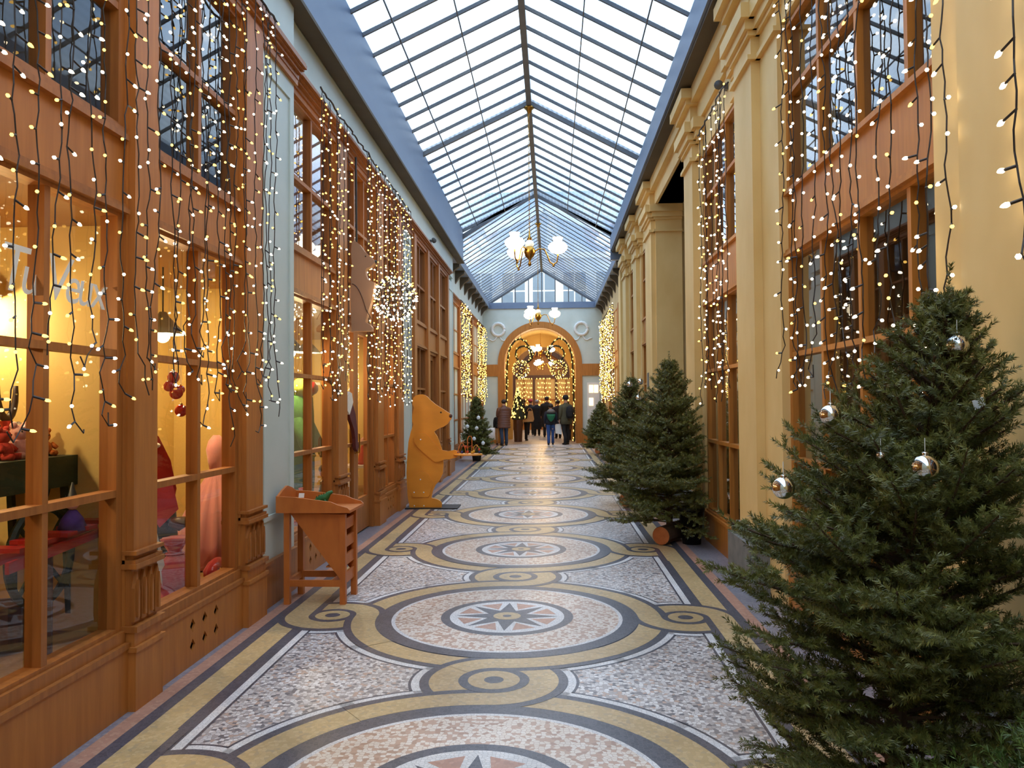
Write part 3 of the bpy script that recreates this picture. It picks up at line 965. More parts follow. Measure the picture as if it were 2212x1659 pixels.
# ------------------------------------------------------------------ rooms behind the glass
def room(nm, lab, x0, x1, y0, y1, wall, ceil, floor, mezz, zc=2.54, s=1):
    """x0 at the glass, x1 at the back"""
    r = sroot(nm, lab)
    a, b = min(x0, x1), max(x0, x1)
    MB().box(x1, x1 - s * 0.1, y0, y1, 0, zc).build('back_wall', wall, r)
    MB().box(x1, x1 - s * 0.1, y0, y1, zc + 0.1, 4.6).build('upper_back_wall', mezz, r)
    for y in (y0, y1):
        MB().box(a, b, y - 0.04, y + 0.04, 0, zc).build('side_wall', wall, r)
        MB().box(a, b, y - 0.04, y + 0.04, zc + 0.1, 4.6).build('upper_side_wall', mezz, r)
    MB().box(a, b, y0, y1, zc, zc + 0.1).build('shop_ceiling', ceil, r)
    MB().box(a, b, y0, y1, 4.6, 4.7).build('upper_ceiling', mezz, r)
    MB().box(a, b, y0, y1, 0.28, 0.34).build('display_floor', floor, r)
    return r
BACKT = mk('shop_counter', (128, 96, 62), (104, 76, 48), 2.0, (5, 5, 1), 0.5)
room('wall_shop_1', 'warm cream interior of the nearest left shop', -1.98, -3.3, -0.2, 4.18, SHOPWALL, SHOPCEIL, SHOPFLOOR, MEZZ)
room('wall_shop_2', 'warm cream window display of the nearest left shop', -1.98, -2.85, 4.28, 6.5, SHOPWALL, SHOPCEIL, SHOPFLOOR, MEZZ)
room('wall_shop_3', 'warm interior of the second left shop', -2.06, -3.6, 6.66, 11.7, SHOPWALL, SHOPCEIL, SHOPFLOOR, MEZZP)
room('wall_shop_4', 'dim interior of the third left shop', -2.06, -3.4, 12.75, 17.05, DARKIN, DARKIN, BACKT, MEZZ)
room('wall_shop_5', 'interior of the far left shop', -2.46, -3.9, 18.4, 30.2, SHOPWALL, SHOPCEIL, SHOPFLOOR, MEZZ)
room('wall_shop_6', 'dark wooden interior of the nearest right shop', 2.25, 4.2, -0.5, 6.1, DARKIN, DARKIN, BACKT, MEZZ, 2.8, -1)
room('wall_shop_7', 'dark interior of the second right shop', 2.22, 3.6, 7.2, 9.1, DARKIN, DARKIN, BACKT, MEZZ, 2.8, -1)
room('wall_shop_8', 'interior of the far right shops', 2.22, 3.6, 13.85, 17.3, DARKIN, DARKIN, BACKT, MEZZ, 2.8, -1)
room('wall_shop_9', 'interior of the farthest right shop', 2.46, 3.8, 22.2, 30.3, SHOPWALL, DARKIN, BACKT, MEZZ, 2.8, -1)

# ------------------------------------------------------------------ lamps in the shops
ENAMEL = mk('enamel_shade', (150, 150, 146), (130, 130, 126), 6.0, (1, 1, 1), 0.3)
def shop_lamp(loc, label, power, ztop, r=0.16):
    t = thing('pendant_lamp', label, 'lamp', loc, 'pendant lamps inside the shops', local=True)
    MB().lathe([(0.025, 0.16), (0.04, 0.13), (r * 0.6, 0.07), (r, 0.0), (r - 0.008, 0.0), (r * 0.58, 0.06), (0.03, 0.12)], 20).build('lamp_shade', ENAMEL, t, True)
    MB().tube([(0, 0, 0.15), (0, 0, ztop - loc[2])], 0.006, 5).build('cord', BLACKM, t)
    MB().ball((0, 0, -0.005), 0.05, 12, 8, (1, 1, 1.1)).build('bulb', LAMPGLOW, t, True)
    l = point_light('lamp_light', (0, 0, -0.09), power * 1.0, (255, 222, 168), 0.05, t)
    return t
shop_lamp((-2.42, 5.42, 2.06), 'grey enamel pendant lamp above the pink tulle dress', 26, 2.54)
shop_lamp((-2.75, 3.98, 2.14), 'enamel pendant lamp behind the lettered window', 13, 2.54)
shop_lamp((-2.75, 2.9, 2.10), 'enamel pendant lamp in the shop beside the viewer', 22, 2.54)
shop_lamp((-2.35, 7.95, 2.10), 'pendant lamp in the second left shop near its first window', 26, 2.54)
shop_lamp((-2.6, 9.3, 2.18), 'pendant lamp behind the double door of the second left shop', 24, 2.54)
shop_lamp((-2.6, 10.9, 2.05), 'pendant lamp behind the small window past the double door', 18, 2.54)
shop_lamp((-3.0, 15.8, 2.15), 'pendant lamp in the unlit looking third left shop', 5, 2.54)
shop_lamp((-3.2, 21.0, 2.1), 'first pendant lamp in the far left shop', 20, 2.54)
shop_lamp((-3.2, 26.5, 2.1), 'second pendant lamp in the far left shop', 20, 2.54)
shop_lamp((3.2, 4.3, 2.3), 'pendant lamp in the nearest right shop', 4, 2.8)
shop_lamp((3.0, 8.2, 2.3), 'pendant lamp in the second right shop', 3, 2.8)
shop_lamp((3.1, 26.0, 2.2), 'pendant lamp in the farthest right shop', 16, 2.8)
shop_lamp((-3.0, 9.0, 3.95), 'added pendant lamp lighting the upper room over the double door shopfront', 14, 4.6)  # invented fitting, added to light the upper room

# white lettering on the nearest left window, one mesh per letter
lt_ = thing('window_lettering', 'white slanted lettering on the nearest left shop window', 'lettering', (XA - 0.04, 3.04, 2.05))
uu = 3.035
for ch, adv, sz in (('T', 0.135, 0.29), ('u', 0.125, 0.26), (' ', 0.03, 0.3), ('V', 0.145, 0.30), ('e', 0.098, 0.26), ('u', 0.112, 0.26), ('x', 0.11, 0.26)):
    if ch != ' ':
        tc = bpy.data.curves.new('letter', 'FONT')
        tc.body = ch
        tc.size = sz
        tc.shear = 0.25
        tc.extrude = 0.0008
        tc.resolution_u = 4
        tmp = bpy.data.objects.new('letter_curve', tc)
        me = bpy.data.meshes.new_from_object(tmp)
        me.materials.clear()
        me.materials.append(WHITEP)
        me.transform(Matrix(((0, 0, 1, XA - 0.04), (1, 0, 0, uu), (0, 1, 0, 2.035), (0, 0, 0, 1))))
        link('letter', me, lt_)
        bpy.data.objects.remove(tmp)
        bpy.data.curves.remove(tc)
    uu += adv

# small spotlights fixed above the shopfronts
def spotlight(loc, s, label):
    t = thing('wall_spotlight', label, 'spotlight', loc, local=True)
    MB().box(-0.01, 0.02, -0.03, 0.03, -0.03, 0.03).build('mount', STEEL, t)
    MB().tube([(s * 0.02, 0, 0), (s * 0.07, -0.02, 0.03)], 0.008, 6).build('bracket', STEEL, t)
    MB().tube([(s * 0.05, 0.05, 0.05), (s * 0.08, -0.06, 0.0)], [0.035, 0.045], 12).build('lamp_head', STEEL, t, True)
spotlight((XB + 0.02, 14.6, 4.62), 1, 'small grey spotlight on the frieze above the third left shopfront')
spotlight((2.08, 7.75, 4.66), -1, 'small grey spotlight on the cream wall above the narrow right shopfront')
# ================================================================== LIGHT CURTAINS
rng = random.Random(7)
_bm = MB().lathe([(1e-6, 0.0), (0.0062, 0.003), (0.0082, 0.011), (0.0055, 0.021), (1e-6, 0.028)], 6)
BULB_ME = [_bm.mesh('bulb', BULBW, True), _bm.mesh('bulb', BULBY, True)]
BV = np.array(_bm.v)
BF = _bm.f
def strand_path(rg, base, z0, z1, wig, step=0.065, tail=0.3, axis=(0, 1, 0)):
    """hanging cable as a list of points, wandering; loose curls at the end"""
    pts = []
    x, y = 0.0, 0.0
    z = z0
    ph = rg.random() * 6
    while z > z1:
        k = 1.0 if z - z1 > tail else 2.8
        x += rg.uniform(-1, 1) * wig * k
        y += rg.uniform(-1, 1) * wig * k
        x *= 0.86
        y *= 0.86
        pts.append(Vector((base[0] + x * 0.6, base[1] + y, z)))
        z -= step * rg.uniform(0.8, 1.2)
    if rg.random() < 0.7 and len(pts) > 3:
        p = pts[-1]
        a = rg.choice((-1, 1)) * rg.uniform(0.03, 0.07)
        pts.append(p + Vector((0.01, a, -0.05)))
        pts.append(p + Vector((0.0, a * 1.4, 0.0 - rg.uniform(-0.03, 0.05))))
    return pts
def bulb_rot(d):
    d = Vector(d).normalized()
    return d.to_track_quat('Z', 'Y')
def curtain(name, label, ys, X, side, ztop, zbot, every, objs, seed, stem=0.035, wig=0.012, amber=0.35, rcab=0.0038, top=True, scale=1.0, zvar=0.25, xj=0.015, cap=300):
    """ys: strand positions along the gallery; bulbs are separate children while objs"""
    rg = random.Random(seed)
    t = thing(name, label, 'light curtain', (X, sum(ys) / len(ys), zbot(ys[0]) if callable(zbot) else zbot), 'fairy light curtains along the gallery')
    nobj = 0
    jv = {0: [[], []], 1: [[], []]}
    for si, y in enumerate(ys):
        base = (X + rg.uniform(-xj, xj), y)
        zt = ztop(y) if callable(ztop) else ztop
        zb = (zbot(y) if callable(zbot) else zbot) + rg.uniform(-zvar, zvar)
        pts = strand_path(rg, base, zt, zb, wig)
        mb = MB().tube(pts, rcab, 4)
        bl = []
        i = rg.randint(0, 2)
        while i < len(pts) - 1:
            p = pts[i]
            a = rg.choice((0, PI)) + rg.uniform(-0.9, 0.9)
            d = Vector((side * abs(math.sin(a)) * 0.7, math.cos(a), rg.uniform(-0.45, 0.05))).normalized()
            e = p + d * stem * rg.uniform(0.7, 1.2)
            mb.tube([p, e], rcab * 1.5, 4)
            bl.append((e, d))
            i += max(1, int(round(every * rg.uniform(0.7, 1.35))))
        so = mb.build('strand', CABLE, t, fix=False)
        for (e, d) in bl:
            k = 1 if rg.random() < amber else 0
            q = bulb_rot(d)
            if objs and nobj < cap:
                o = bpy.data.objects.new('bulb', BULB_ME[k])
                COL.objects.link(o)
                o.parent = so
                o.location = e
                o.rotation_mode = 'QUATERNION'
                o.rotation_quaternion = q
                o.scale = (scale,) * 3
                nobj += 1
            else:
                M = np.array(q.to_matrix())
                vv = (BV * scale) @ M.T + np.array(e)
                n0 = sum(len(a_) for a_ in jv[k][0])
                jv[k][0].append(vv)
                jv[k][1] += [tuple(i_ + n0 for i_ in f) for f in BF]
    if top:
        yy = sorted(ys)
        n = max(8, int((yy[-1] - yy[0]) / 0.08))
        pts = []
        for i in range(n + 1):
            y = yy[0] - 0.05 + (yy[-1] - yy[0] + 0.1) * i / n
            zt = ztop(y) if callable(ztop) else ztop
            pts.append((X + rg.uniform(-0.012, 0.012), y, zt + rg.uniform(-0.012, 0.02)))
        MB().tube(pts, 0.009, 5).build('top_cable', CABLE, t, fix=False)
    for k in (0, 1):
        if jv[k][0]:
            me = bpy.data.meshes.new('bulb_mass')
            me.from_pydata(np.concatenate(jv[k][0]).tolist(), [], jv[k][1])
            me.materials.append(BULB_ME[k].materials[0])
            o = link('bulb_mass', me, t)
            o['kind'] = 'stuff'
    return t
lys = [2.62, 2.74, 2.86, 3.0, 3.12, 3.24, 3.36, 3.47, 3.62, 3.72, 3.85, 3.97, 4.08, 4.19, 4.28, 4.38, 4.48, 4.57, 4.68, 4.78, 4.88, 4.98, 5.08, 5.18, 5.29, 5.39, 5.49, 5.58, 5.66]
curtain('light_curtain', 'long loose curtain of warm fairy lights over the lettered left shop window', lys, -1.70, 1, 4.42, lambda y: 1.62 - 0.06 * (y - 3), 2.0, True, 3, 0.04, 0.016, 0.45, 0.0034, True, 0.95, 0.28, cap=300)
curtain('light_curtain', 'dense glittering curtain of fairy lights over the double door shopfront', [7.1 + 0.115 * k + rng.uniform(-0.05, 0.05) for k in range(41) if not 8.05 < 7.1 + 0.115 * k < 8.72], -1.77, 1, 4.46, lambda y: 1.72 - 0.012 * (y - 7), 1.8, True, 5, 0.03, 0.010, 0.5, 0.0035, True, 1.1, 0.14, cap=300)
curtain('light_curtain', 'curtain of fairy lights behind the large fir on the right', [3.35, 3.5, 3.66, 3.85, 4.02, 4.2, 4.36, 4.55, 4.72, 4.9, 5.06, 5.2, 5.36, 5.5, 5.64], 2.0, -1, 4.55, 1.62, 2.0, True, 11, 0.045, 0.018, 0.25, 0.0036, True, 1.1, 0.12, 0.03)
curtain('light_curtain', 'narrow curtain of fairy lights between the second and third piers', [7.3 + 0.15 * k for k in range(10)], 1.98, -1, 4.5, 1.66, 2.3, True, 13, 0.035, 0.014, 0.3, 0.0036, True, 1.25, 0.14, 0.03)
curtain('light_strand', 'single strand of fairy lights hanging on the nearest right pier', [2.78], 1.94, -1, 4.6, 1.80, 2.3, True, 15, 0.06, 0.02, 0.2, 0.004, False, 1.3, 0.02)
curtain('light_curtain', 'amber light curtain on the far left shopfront nearer the fir', [21.6 + 0.2 * k for k in range(13)], -2.16, 1, 4.45, 1.78, 1.3, False, 17, 0.05, 0.02, 0.9, 0.006, True, 1.9, 0.14)
curtain('light_curtain', 'amber light curtain on the far left shopfront next to the end wall', [26.6 + 0.22 * k for k in range(15)], -2.16, 1, 4.42, 1.72, 1.3, False, 19, 0.05, 0.02, 0.9, 0.006, True, 2.0, 0.14)
curtain('light_curtain', 'amber light curtain on the far right wall beside the arch', [23.2 + 0.23 * k for k in range(27)], 2.18, -1, 4.5, 1.70, 1.3, False, 23, 0.05, 0.02, 0.75, 0.006, True, 1.9, 0.12)
for (x0, lab, sd) in ((-1.2, 'amber light curtain on the left window of the shop closing the view', 31), (-0.1, 'amber light curtain on the middle window of the shop closing the view', 33), (1.0, 'amber light curtain on the right window of the shop closing the view', 35)):
    rg = random.Random(sd)
    t = thing('light_curtain', lab, 'light curtain', (x0, 45.6, 1.2), 'fairy light curtains along the gallery')
    cab, mbx = MB(), [[], []]
    for k in range(8):
        x = x0 - 0.38 + 0.11 * k
        pts = strand_path(rg, (x, 45.6), 2.95, 1.15 + rg.uniform(-0.2, 0.2), 0.015)
        cab.tube(pts, 0.005, 4)
        for p in pts[::4]:
            n0 = sum(len(a) for a in mbx[0])
            mbx[0].append(BV * 3.2 + np.array(p + Vector((rg.uniform(-0.04, 0.04), -0.02, 0))))
            mbx[1] += [tuple(i + n0 for i in f) for f in BF]
    cab.build('strand', CABLE, t, fix=False)
    me = bpy.data.meshes.new('bulb_mass')
    me.from_pydata(np.concatenate(mbx[0]).tolist(), [], mbx[1])
    me.materials.append(BULBY)
    link('bulb_mass', me, t)['kind'] = 'stuff'

# ================================================================== CHANDELIERS
def chandelier(loc, ztop, label, az0, sc=1.0, power=30):
    t = thing('chandelier', label, 'chandelier', loc, 'brass three lamp chandeliers', local=True)
    S = sc
    MB().lathe([(1e-6, -0.26), (0.02, -0.25), (0.03, -0.21), (0.012, -0.17), (0.03, -0.13), (0.07, -0.09), (0.10, -0.02), (0.085, 0.05), (0.03, 0.09), (0.02, 0.16), (0.045, 0.2), (0.02, 0.25), (0.012, 0.34)], 18).build('brass_body', BRASS, t, True)
    MB().ball((0, 0, 0.12), 0.075, 14, 8).build('opal_globe', WHITEP, t, True)
    ch = MB()
    z = 0.34
    zt = ztop - loc[2]
    i = 0
    while z < zt:
        c = [(0.012 * math.cos(2 * PI * k / 6) * (1 if i % 2 else 0.2), 0.012 * math.cos(2 * PI * k / 6) * (0.2 if i % 2 else 1), z + 0.025 + 0.03 * math.sin(2 * PI * k / 6)) for k in range(7)]
        ch.tube(c, 0.004, 4, False)
        z += 0.05
        i += 1
    ch.build('chain', BRASS, t)
    for k in range(3):
        a = az0 + (0, 2.05, 4.15)[k]
        ca, sa = math.cos(a), math.sin(a)
        prof = [(0.06, -0.02), (0.16, 0.04), (0.25, 0.03), (0.30, -0.08), (0.34, -0.19), (0.40, -0.23), (0.46, -0.19), (0.475, -0.10), (0.475, -0.04)]
        ar = MB().tube([(r * ca, r * sa, zz) for r, zz in prof], [0.014, 0.012, 0.012, 0.011, 0.012, 0.014, 0.012, 0.011, 0.018], 8).build('arm', BRASS, t, True)
        MB().ball((0.40 * ca, 0.40 * sa, -0.25), 0.022, 8, 6).build('finial', BRASS, ar, True)
        MB().lathe([(0.03, -0.05), (0.11, -0.02), (0.155, 0.03), (0.165, 0.08), (0.13, 0.125), (0.075, 0.15), (0.07, 0.17), (0.088, 0.225), (0.08, 0.225), (0.062, 0.17)], 24, (0.475 * ca, 0.475 * sa, 0.0)).build('lamp_shade', SHADE, t, True)
    return t
chandelier((-0.01, 13.14, 4.12), ZR - 0.15, 'brass chandelier with three lit opal shades hanging nearest below the ridge', 0.05)
chandelier((-0.02, 22.3, 4.05), ZR2 - 0.15, 'brass chandelier with lit opal shades hanging in front of the arch', 0.1)
chandelier((XC, YE + 2.2, 3.75), ZS + RI - 0.02, 'brass chandelier glowing inside the vaulted passage', 0.35)
chandelier((XC, 40.0, 3.55), 5.0, 'brass chandelier glowing in the hall beyond the passage', 0.2)
chandelier((0.0, 2.6, 4.2), ZR - 0.15, 'brass chandelier above the viewer outside the picture', 0.3)
chandelier((0.0, -6.0, 4.2), ZR - 0.15, 'brass chandelier far behind the viewer', 0.3)

# ================================================================== HANGING LIGHT BALLS
def light_ball(c, r, label, n, bs, seed, zt, amber=0.2):
    rg = random.Random(seed)
    t = thing('light_ball', label, 'light ball', c, 'wire balls wound with fairy lights', local=True)
    w = MB()
    for k in range(9):
        a = PI * k / 9
        w.tube([(r * math.cos(a) * math.cos(b), r * math.sin(a) * math.cos(b), r * math.sin(b)) for b in [2 * PI * i / 24 for i in range(25)]], r * 0.022, 4, False)
    for z in (-0.5, 0.0, 0.5):
        rr = r * math.sqrt(1 - z * z)
        w.tube([(rr * math.cos(2 * PI * i / 24), rr * math.sin(2 * PI * i / 24), r * z) for i in range(25)], r * 0.022, 4, False)
    w.build('wire_frame', CABLE, t)
    vs = [[], []]
    fs = [[], []]
    for k in range(n):
        z = 1 - 2 * (k + 0.5) / n
        a = k * 2.399963
        d = Vector((math.sqrt(1 - z * z) * math.cos(a), math.sqrt(1 - z * z) * math.sin(a), z)) + Vector((rg.uniform(-.1, .1), rg.uniform(-.1, .1), rg.uniform(-.1, .1)))
        d.normalize()
        q = 1 if rg.random() < amber else 0
        M = np.array(bulb_rot(d).to_matrix())
        n0 = sum(len(x) for x in vs[q])
        vs[q].append((BV * bs) @ M.T + np.array(d * r))
        fs[q] += [tuple(i + n0 for i in f) for f in BF]
    for q in (0, 1):
        if vs[q]:
            me = bpy.data.meshes.new('bulb_mass')
            me.from_pydata(np.concatenate(vs[q]).tolist(), [], fs[q])
            me.materials.append((BULBW, BULBY)[q])
            link('bulb_mass', me, t)['kind'] = 'stuff'
    MB().tube([(0, 0, r), (0, 0, zt - c[2])], 0.004, 4).build('hanging_wire', CABLE, t)
light_ball((-1.42, 8.75, 2.75), 0.225, 'brightly lit wire ball held out by the hanging bear sign', 130, 1.3, 2, 4.0)
light_ball((XC - 0.72, YE - 0.55, 2.87), 0.30, 'left of the two wire light balls hanging in the arch', 90, 2.0, 4, 4.3, 0.9)
light_ball((XC + 0.72, YE - 0.55, 2.87), 0.30, 'right of the two wire light balls hanging in the arch', 90, 2.0, 6, 4.3, 0.9)
# ================================================================== FIR TREES
NEEDLE = mk('fir_needles', (124, 122, 54), (66, 74, 34), 14.0, (1, 1, 1), 0.45)
NEEDLE2 = mk('fir_needles_fresh', (104, 124, 52), (62, 86, 36), 14.0, (1, 1, 1), 0.45)
BARK = mk('fir_bark', (96, 72, 50), (70, 52, 38), 20.0, (1, 1, 0.4), 0.85, bump=0.4)
LOGEND = mk('sawn_log_end', (206, 122, 66), (180, 100, 52), 10.0, (1, 1, 1), 0.7)
def needles_on(rs, P0, P1, per_m, ln, wd, fwd=0.55):
    """needle diamonds around many straight shoots; arrays (n,3)"""
    L = np.linalg.norm(P1 - P0, axis=1)
    cnt = np.maximum(3, (L * per_m).astype(int))
    idx = np.repeat(np.arange(len(L)), cnt)
    n = len(idx)
    t = rs.rand(n)
    D = (P1 - P0) / np.maximum(L, 1e-6)[:, None]
    ref = np.where(np.abs(D[:, 2:3]) < 0.9, np.array([[0, 0, 1.0]]), np.array([[1.0, 0, 0]]))
    S = np.cross(D, ref)
    S /= np.linalg.norm(S, axis=1)[:, None]
    U = np.cross(S, D)
    a = rs.rand(n) * 2 * np.pi
    d, s, u = D[idx], S[idx], U[idx]
    rad = s * np.cos(a)[:, None] + u * np.sin(a)[:, None]
    base = P0[idx] + d * (L[idx] * t)[:, None]
    nd = rad + d * fwd + rs.randn(n, 3) * 0.15
    nd /= np.linalg.norm(nd, axis=1)[:, None]
    ll = ln * (0.75 + 0.5 * rs.rand(n))[:, None]
    side = np.cross(nd, d + rs.randn(n, 3) * 0.3)
    side /= np.maximum(np.linalg.norm(side, axis=1), 1e-6)[:, None]
    v = np.empty((n, 4, 3))
    v[:, 0] = base
    v[:, 1] = base + nd * ll * 0.45 + side * wd
    v[:, 2] = base + nd * ll
    v[:, 3] = base + nd * ll * 0.45 - side * wd
    f = np.arange(n * 4).reshape(n, 4)
    return v.reshape(-1, 3), f
def fir(label, loc, H, R, seed, per_m, ln, wd, xmax=None, lean=(0, 0), nb=90, zlow=0.12, mat=None, base='log', low_r=0.8, pw=0.9, fwd=0.8, lk=4.0):
    rs = np.random.RandomState(seed)
    t = thing('fir_tree', label, 'tree', loc, 'fir trees standing in the gallery')
    X, Y, Z0 = loc
    def trunk(z):
        k = z / H
        return np.array([X + lean[0] * k ** 1.5, Y + lean[1] * k, z])
    pts = [trunk(H * i / 10) for i in range(11)]
    MB().tube(pts, [0.035 * (1 - i / 10.5) * (H / 1.9) + 0.003 for i in range(11)], 8).build('trunk', BARK, t)
    P0, P1 = [], []
    BR = MB()
    for b in range(nb):
        k = (b + rs.rand()) / nb
        k = k ** 0.92
        z = H * (zlow + (0.97 - zlow) * k)
        az = b * 2.39996 + rs.rand() * 0.7
        # outline: widest low down, tapering; ragged
        prof = (1 - k) ** pw * (low_r + (1 - low_r) * min(1, k * lk))
        ln_b = R * prof * (0.72 + 0.42 * rs.rand()) + 0.05
        el = 0.15 + 0.75 * k + rs.randn() * 0.1
        d = np.array([math.cos(az) * math.cos(el), math.sin(az) * math.cos(el), math.sin(el)])
        o = trunk(z)
        if xmax is not None:
            lim = (xmax - o[0]) / max(d[0], 1e-3) if xmax > 0 and d[0] > 0.02 else ((o[0] - xmax) / max(-d[0], 1e-3) if xmax < 0 and d[0] < -0.02 else 9)
            ln_b = min(ln_b, max(0.08, abs(lim)))
        ns = max(4, int(ln_b / 0.05))
        cur = o.copy()
        dirv = d.copy()
        sidev = np.cross(d, [0, 0, 1.0])
        sidev /= np.linalg.norm(sidev)
        path = [cur.copy()]
        for i in range(ns):
            f = i / ns
            dirv = dirv + np.array([0, 0, -0.02 + 0.07 * f * (1 - k)]) + rs.randn(3) * 0.03
            dirv /= np.linalg.norm(dirv)
            nx = cur + dirv * ln_b / ns
            if f > 0.12:
                P0.append(cur.copy())
                P1.append(nx.copy())
            if f > 0.15:
                for sg in (-1, 1):
                    if rs.rand() < 0.12:
                        continue
                    sl = (0.05 + 0.30 * ln_b * (1 - f) * (0.6 + 0.6 * rs.rand())) * min(1.0, 0.5 + f * 1.5)
                    sd = dirv * 0.75 + sidev * sg * (0.75 + 0.2 * rs.rand()) + np.array([0, 0, 0.18 + rs.randn() * 0.25])
                    sd /= np.linalg.norm(sd)
                    e = nx + sd * sl
                    if xmax is not None and ((xmax > 0 and e[0] > xmax + 0.02) or (xmax < 0 and e[0] < xmax - 0.02)):
                        continue
                    P0.append(nx.copy())
                    P1.append(e)
                    if sl > 0.11:
                        for q in (0.45, 0.75):
                            for s2 in (-1, 1):
                                if rs.rand() < 0.3:
                                    continue
                                dd = sd * 0.8 + np.cross(sd, [0, 0, 1.0]) * s2 * 0.7 + np.array([0, 0, 0.2 + rs.randn() * 0.2])
                                dd /= np.linalg.norm(dd)
                                e2 = nx + sd * sl * q
                                e3 = e2 + dd * (0.03 + 0.45 * sl * rs.rand())
                                if xmax is not None and ((xmax > 0 and e3[0] > xmax + 0.02) or (xmax < 0 and e3[0] < xmax - 0.02)):
                                    continue
                                P0.append(e2)
                                P1.append(e3)
            cur = nx
            path.append(cur.copy())
        BR.tube(path[::2] + [path[-1]], [0.007 * (1 - i / (len(path[::2]) + 1)) + 0.0015 for i in range(len(path[::2]) + 1)], 4, False)
    # leader shoot
    top = trunk(H)
    P0.append(trunk(H * 0.86)); P1.append(top + np.array([0, 0, 0.10]))
    P0, P1 = np.array(P0), np.array(P1)
    v, f = needles_on(rs, P0, P1, per_m, ln, wd, fwd)
    BR.build('branches', BARK, t, fix=False)
    if xmax is not None:
        if xmax > 0:
            v[:, 0] = np.minimum(v[:, 0], xmax + 0.04)
        else:
            v[:, 0] = np.maximum(v[:, 0], xmax - 0.04)
    v[:, 2] = np.maximum(v[:, 2], 0.012)
    o = np_mesh('needles', v, f, mat or NEEDLE, t, 4)
    o['kind'] = 'stuff'
    if base == 'log':
        lg = MB().tube([(X - 0.13, Y - 0.26, 0.105), (X + 0.13, Y + 0.16, 0.105)], 0.10, 18).build('log_base', BARK, t)
        MB().tube([(X - 0.133, Y - 0.265, 0.105), (X - 0.13, Y - 0.26, 0.105)], 0.096, 18).build('sawn_face', LOGEND, lg)
    else:
        MB().lathe([(0.11, 0.0), (0.14, 0.2), (0.15, 0.2), (0.15, 0.22)], 16, (X, Y, 0.0)).build('pot', BLACKM, t)
    return t
fir('large fir tree with silver baubles nearest on the right', (1.46, 2.72, 0), 1.92, 0.92, 5, 1050, 0.019, 0.0016, 1.90, (0.26, 0.05), 250, 0.06, NEEDLE, 'log', 0.42, 0.95, 0.8, 2.5)
fir('low fresh green fir in the bottom right corner', (1.58, 1.95, 0), 0.72, 0.52, 9, 800, 0.020, 0.0015, 1.92, (0.0, 0.0), 110, 0.12, NEEDLE2, 'log')
fir('bushy fir on a half log in front of the narrow right shopfront', (1.64, 8.85, 0), 2.02, 0.80, 12, 480, 0.025, 0.0026, 2.0, (0.02, 0), 230, 0.10, NEEDLE, 'log')
fir('fir with baubles just behind the bushy half log fir', (1.55, 12.0, 0), 1.92, 0.80, 15, 300, 0.032, 0.0035, 1.98, (0.0, 0), 170, 0.10, NEEDLE, 'log')
fir('small fir farthest away on the right near the arch', (1.86, 24.2, 0), 1.55, 0.70, 18, 200, 0.05, 0.007, 2.2, (0, 0), 120, 0.1, NEEDLE, 'log')
fir('fir decorated with white baubles beside the covered table on the left', (-1.72, 21.4, 0), 1.72, 0.54, 21, 200, 0.05, 0.007, -2.15, (0, 0), 130, 0.08, NEEDLE, 'pot', 1.0)

SILVER = mk('silver_bauble', (226, 222, 214), (208, 202, 196), 8.0, (1, 1, 1), 0.08, metal=1.0)
WBAUB = mk('white_bauble', (240, 240, 240), (228, 228, 230), 8.0, (1, 1, 1), 0.15)
def bauble(loc, r, label, mat=None, group='baubles on the firs'):
    t = thing('bauble', label, 'bauble', loc, group, local=True)
    MB().ball((0, 0, 0), r, 24, 16).build('ball', mat or SILVER, t, True)
    MB().lathe([(r * 0.24, r * 0.94), (r * 0.24, r * 1.15), (r * 0.1, r * 1.2)], 12).build('cap', SILVER, t, True)
    MB().tube([(0, 0, r * 1.2), (0.0, 0, r * 1.2 + 0.04)], 0.0012, 4).build('string', WHITEP, t)
bauble((1.425, 2.35, 1.355), 0.038, 'silver bauble hanging in the middle of the large fir')
bauble((1.045, 2.45, 1.285), 0.034, 'silver bauble at the left edge of the large fir')
bauble((1.25, 2.62, 1.505), 0.034, 'silver bauble at the upper left of the large fir')
bauble((1.66, 2.62, 1.73), 0.036, 'silver bauble near the top of the large fir')
bauble((1.36, 2.5, 1.38), 0.014, 'tiny silver bauble beside the middle of the large fir')
bauble((1.50, 11.7, 1.82), 0.045, 'left silver bauble near the top of the fir behind', SILVER)
bauble((1.66, 11.7, 1.86), 0.045, 'right silver bauble near the top of the fir behind', SILVER)
bauble((1.62, 11.65, 1.62), 0.045, 'lower silver bauble on the fir behind', SILVER)
for i, (dx, z, wh) in enumerate(((-0.2, 0.95, 'left'), (0.10, 1.18, 'upper'), (-0.02, 0.62, 'lower middle'), (0.22, 0.5, 'lower right'), (0.05, 0.9, 'middle'))):
    bauble((-1.72 + dx, 20.9, z), 0.05, wh + ' white bauble on the far left fir', WBAUB)
# price tag on the large fir
tag(MB().prism([(-0.018, -0.014), (0.018, -0.014), (0.018, 0.014), (-0.018, 0.014)], lambda u, v, d: (1.645 + u * 0.9 - v * 0.3, 2.47 + d, 1.54 + v + u * 0.35), 0, 0.0015).build('tree_tag', WHITEP), 'small white paper tag clipped high on the large fir', 'tag')
# black bin beside the half log
bb = thing('planter', 'tall black round planter behind the bushy fir', 'planter', (1.86, 8.72, 0))
MB().lathe([(0.10, 0.0), (0.13, 0.36), (0.145, 0.36), (0.145, 0.40), (0.13, 0.40), (0.12, 0.3)], 20, (1.86, 8.72, 0)).build('pot', BLACKM, bb, True)
MB().lathe([(0.118, 0.33), (0.02, 0.36), (1e-6, 0.36)], 20, (1.86, 8.72, 0)).build('soil', BARK, bb)

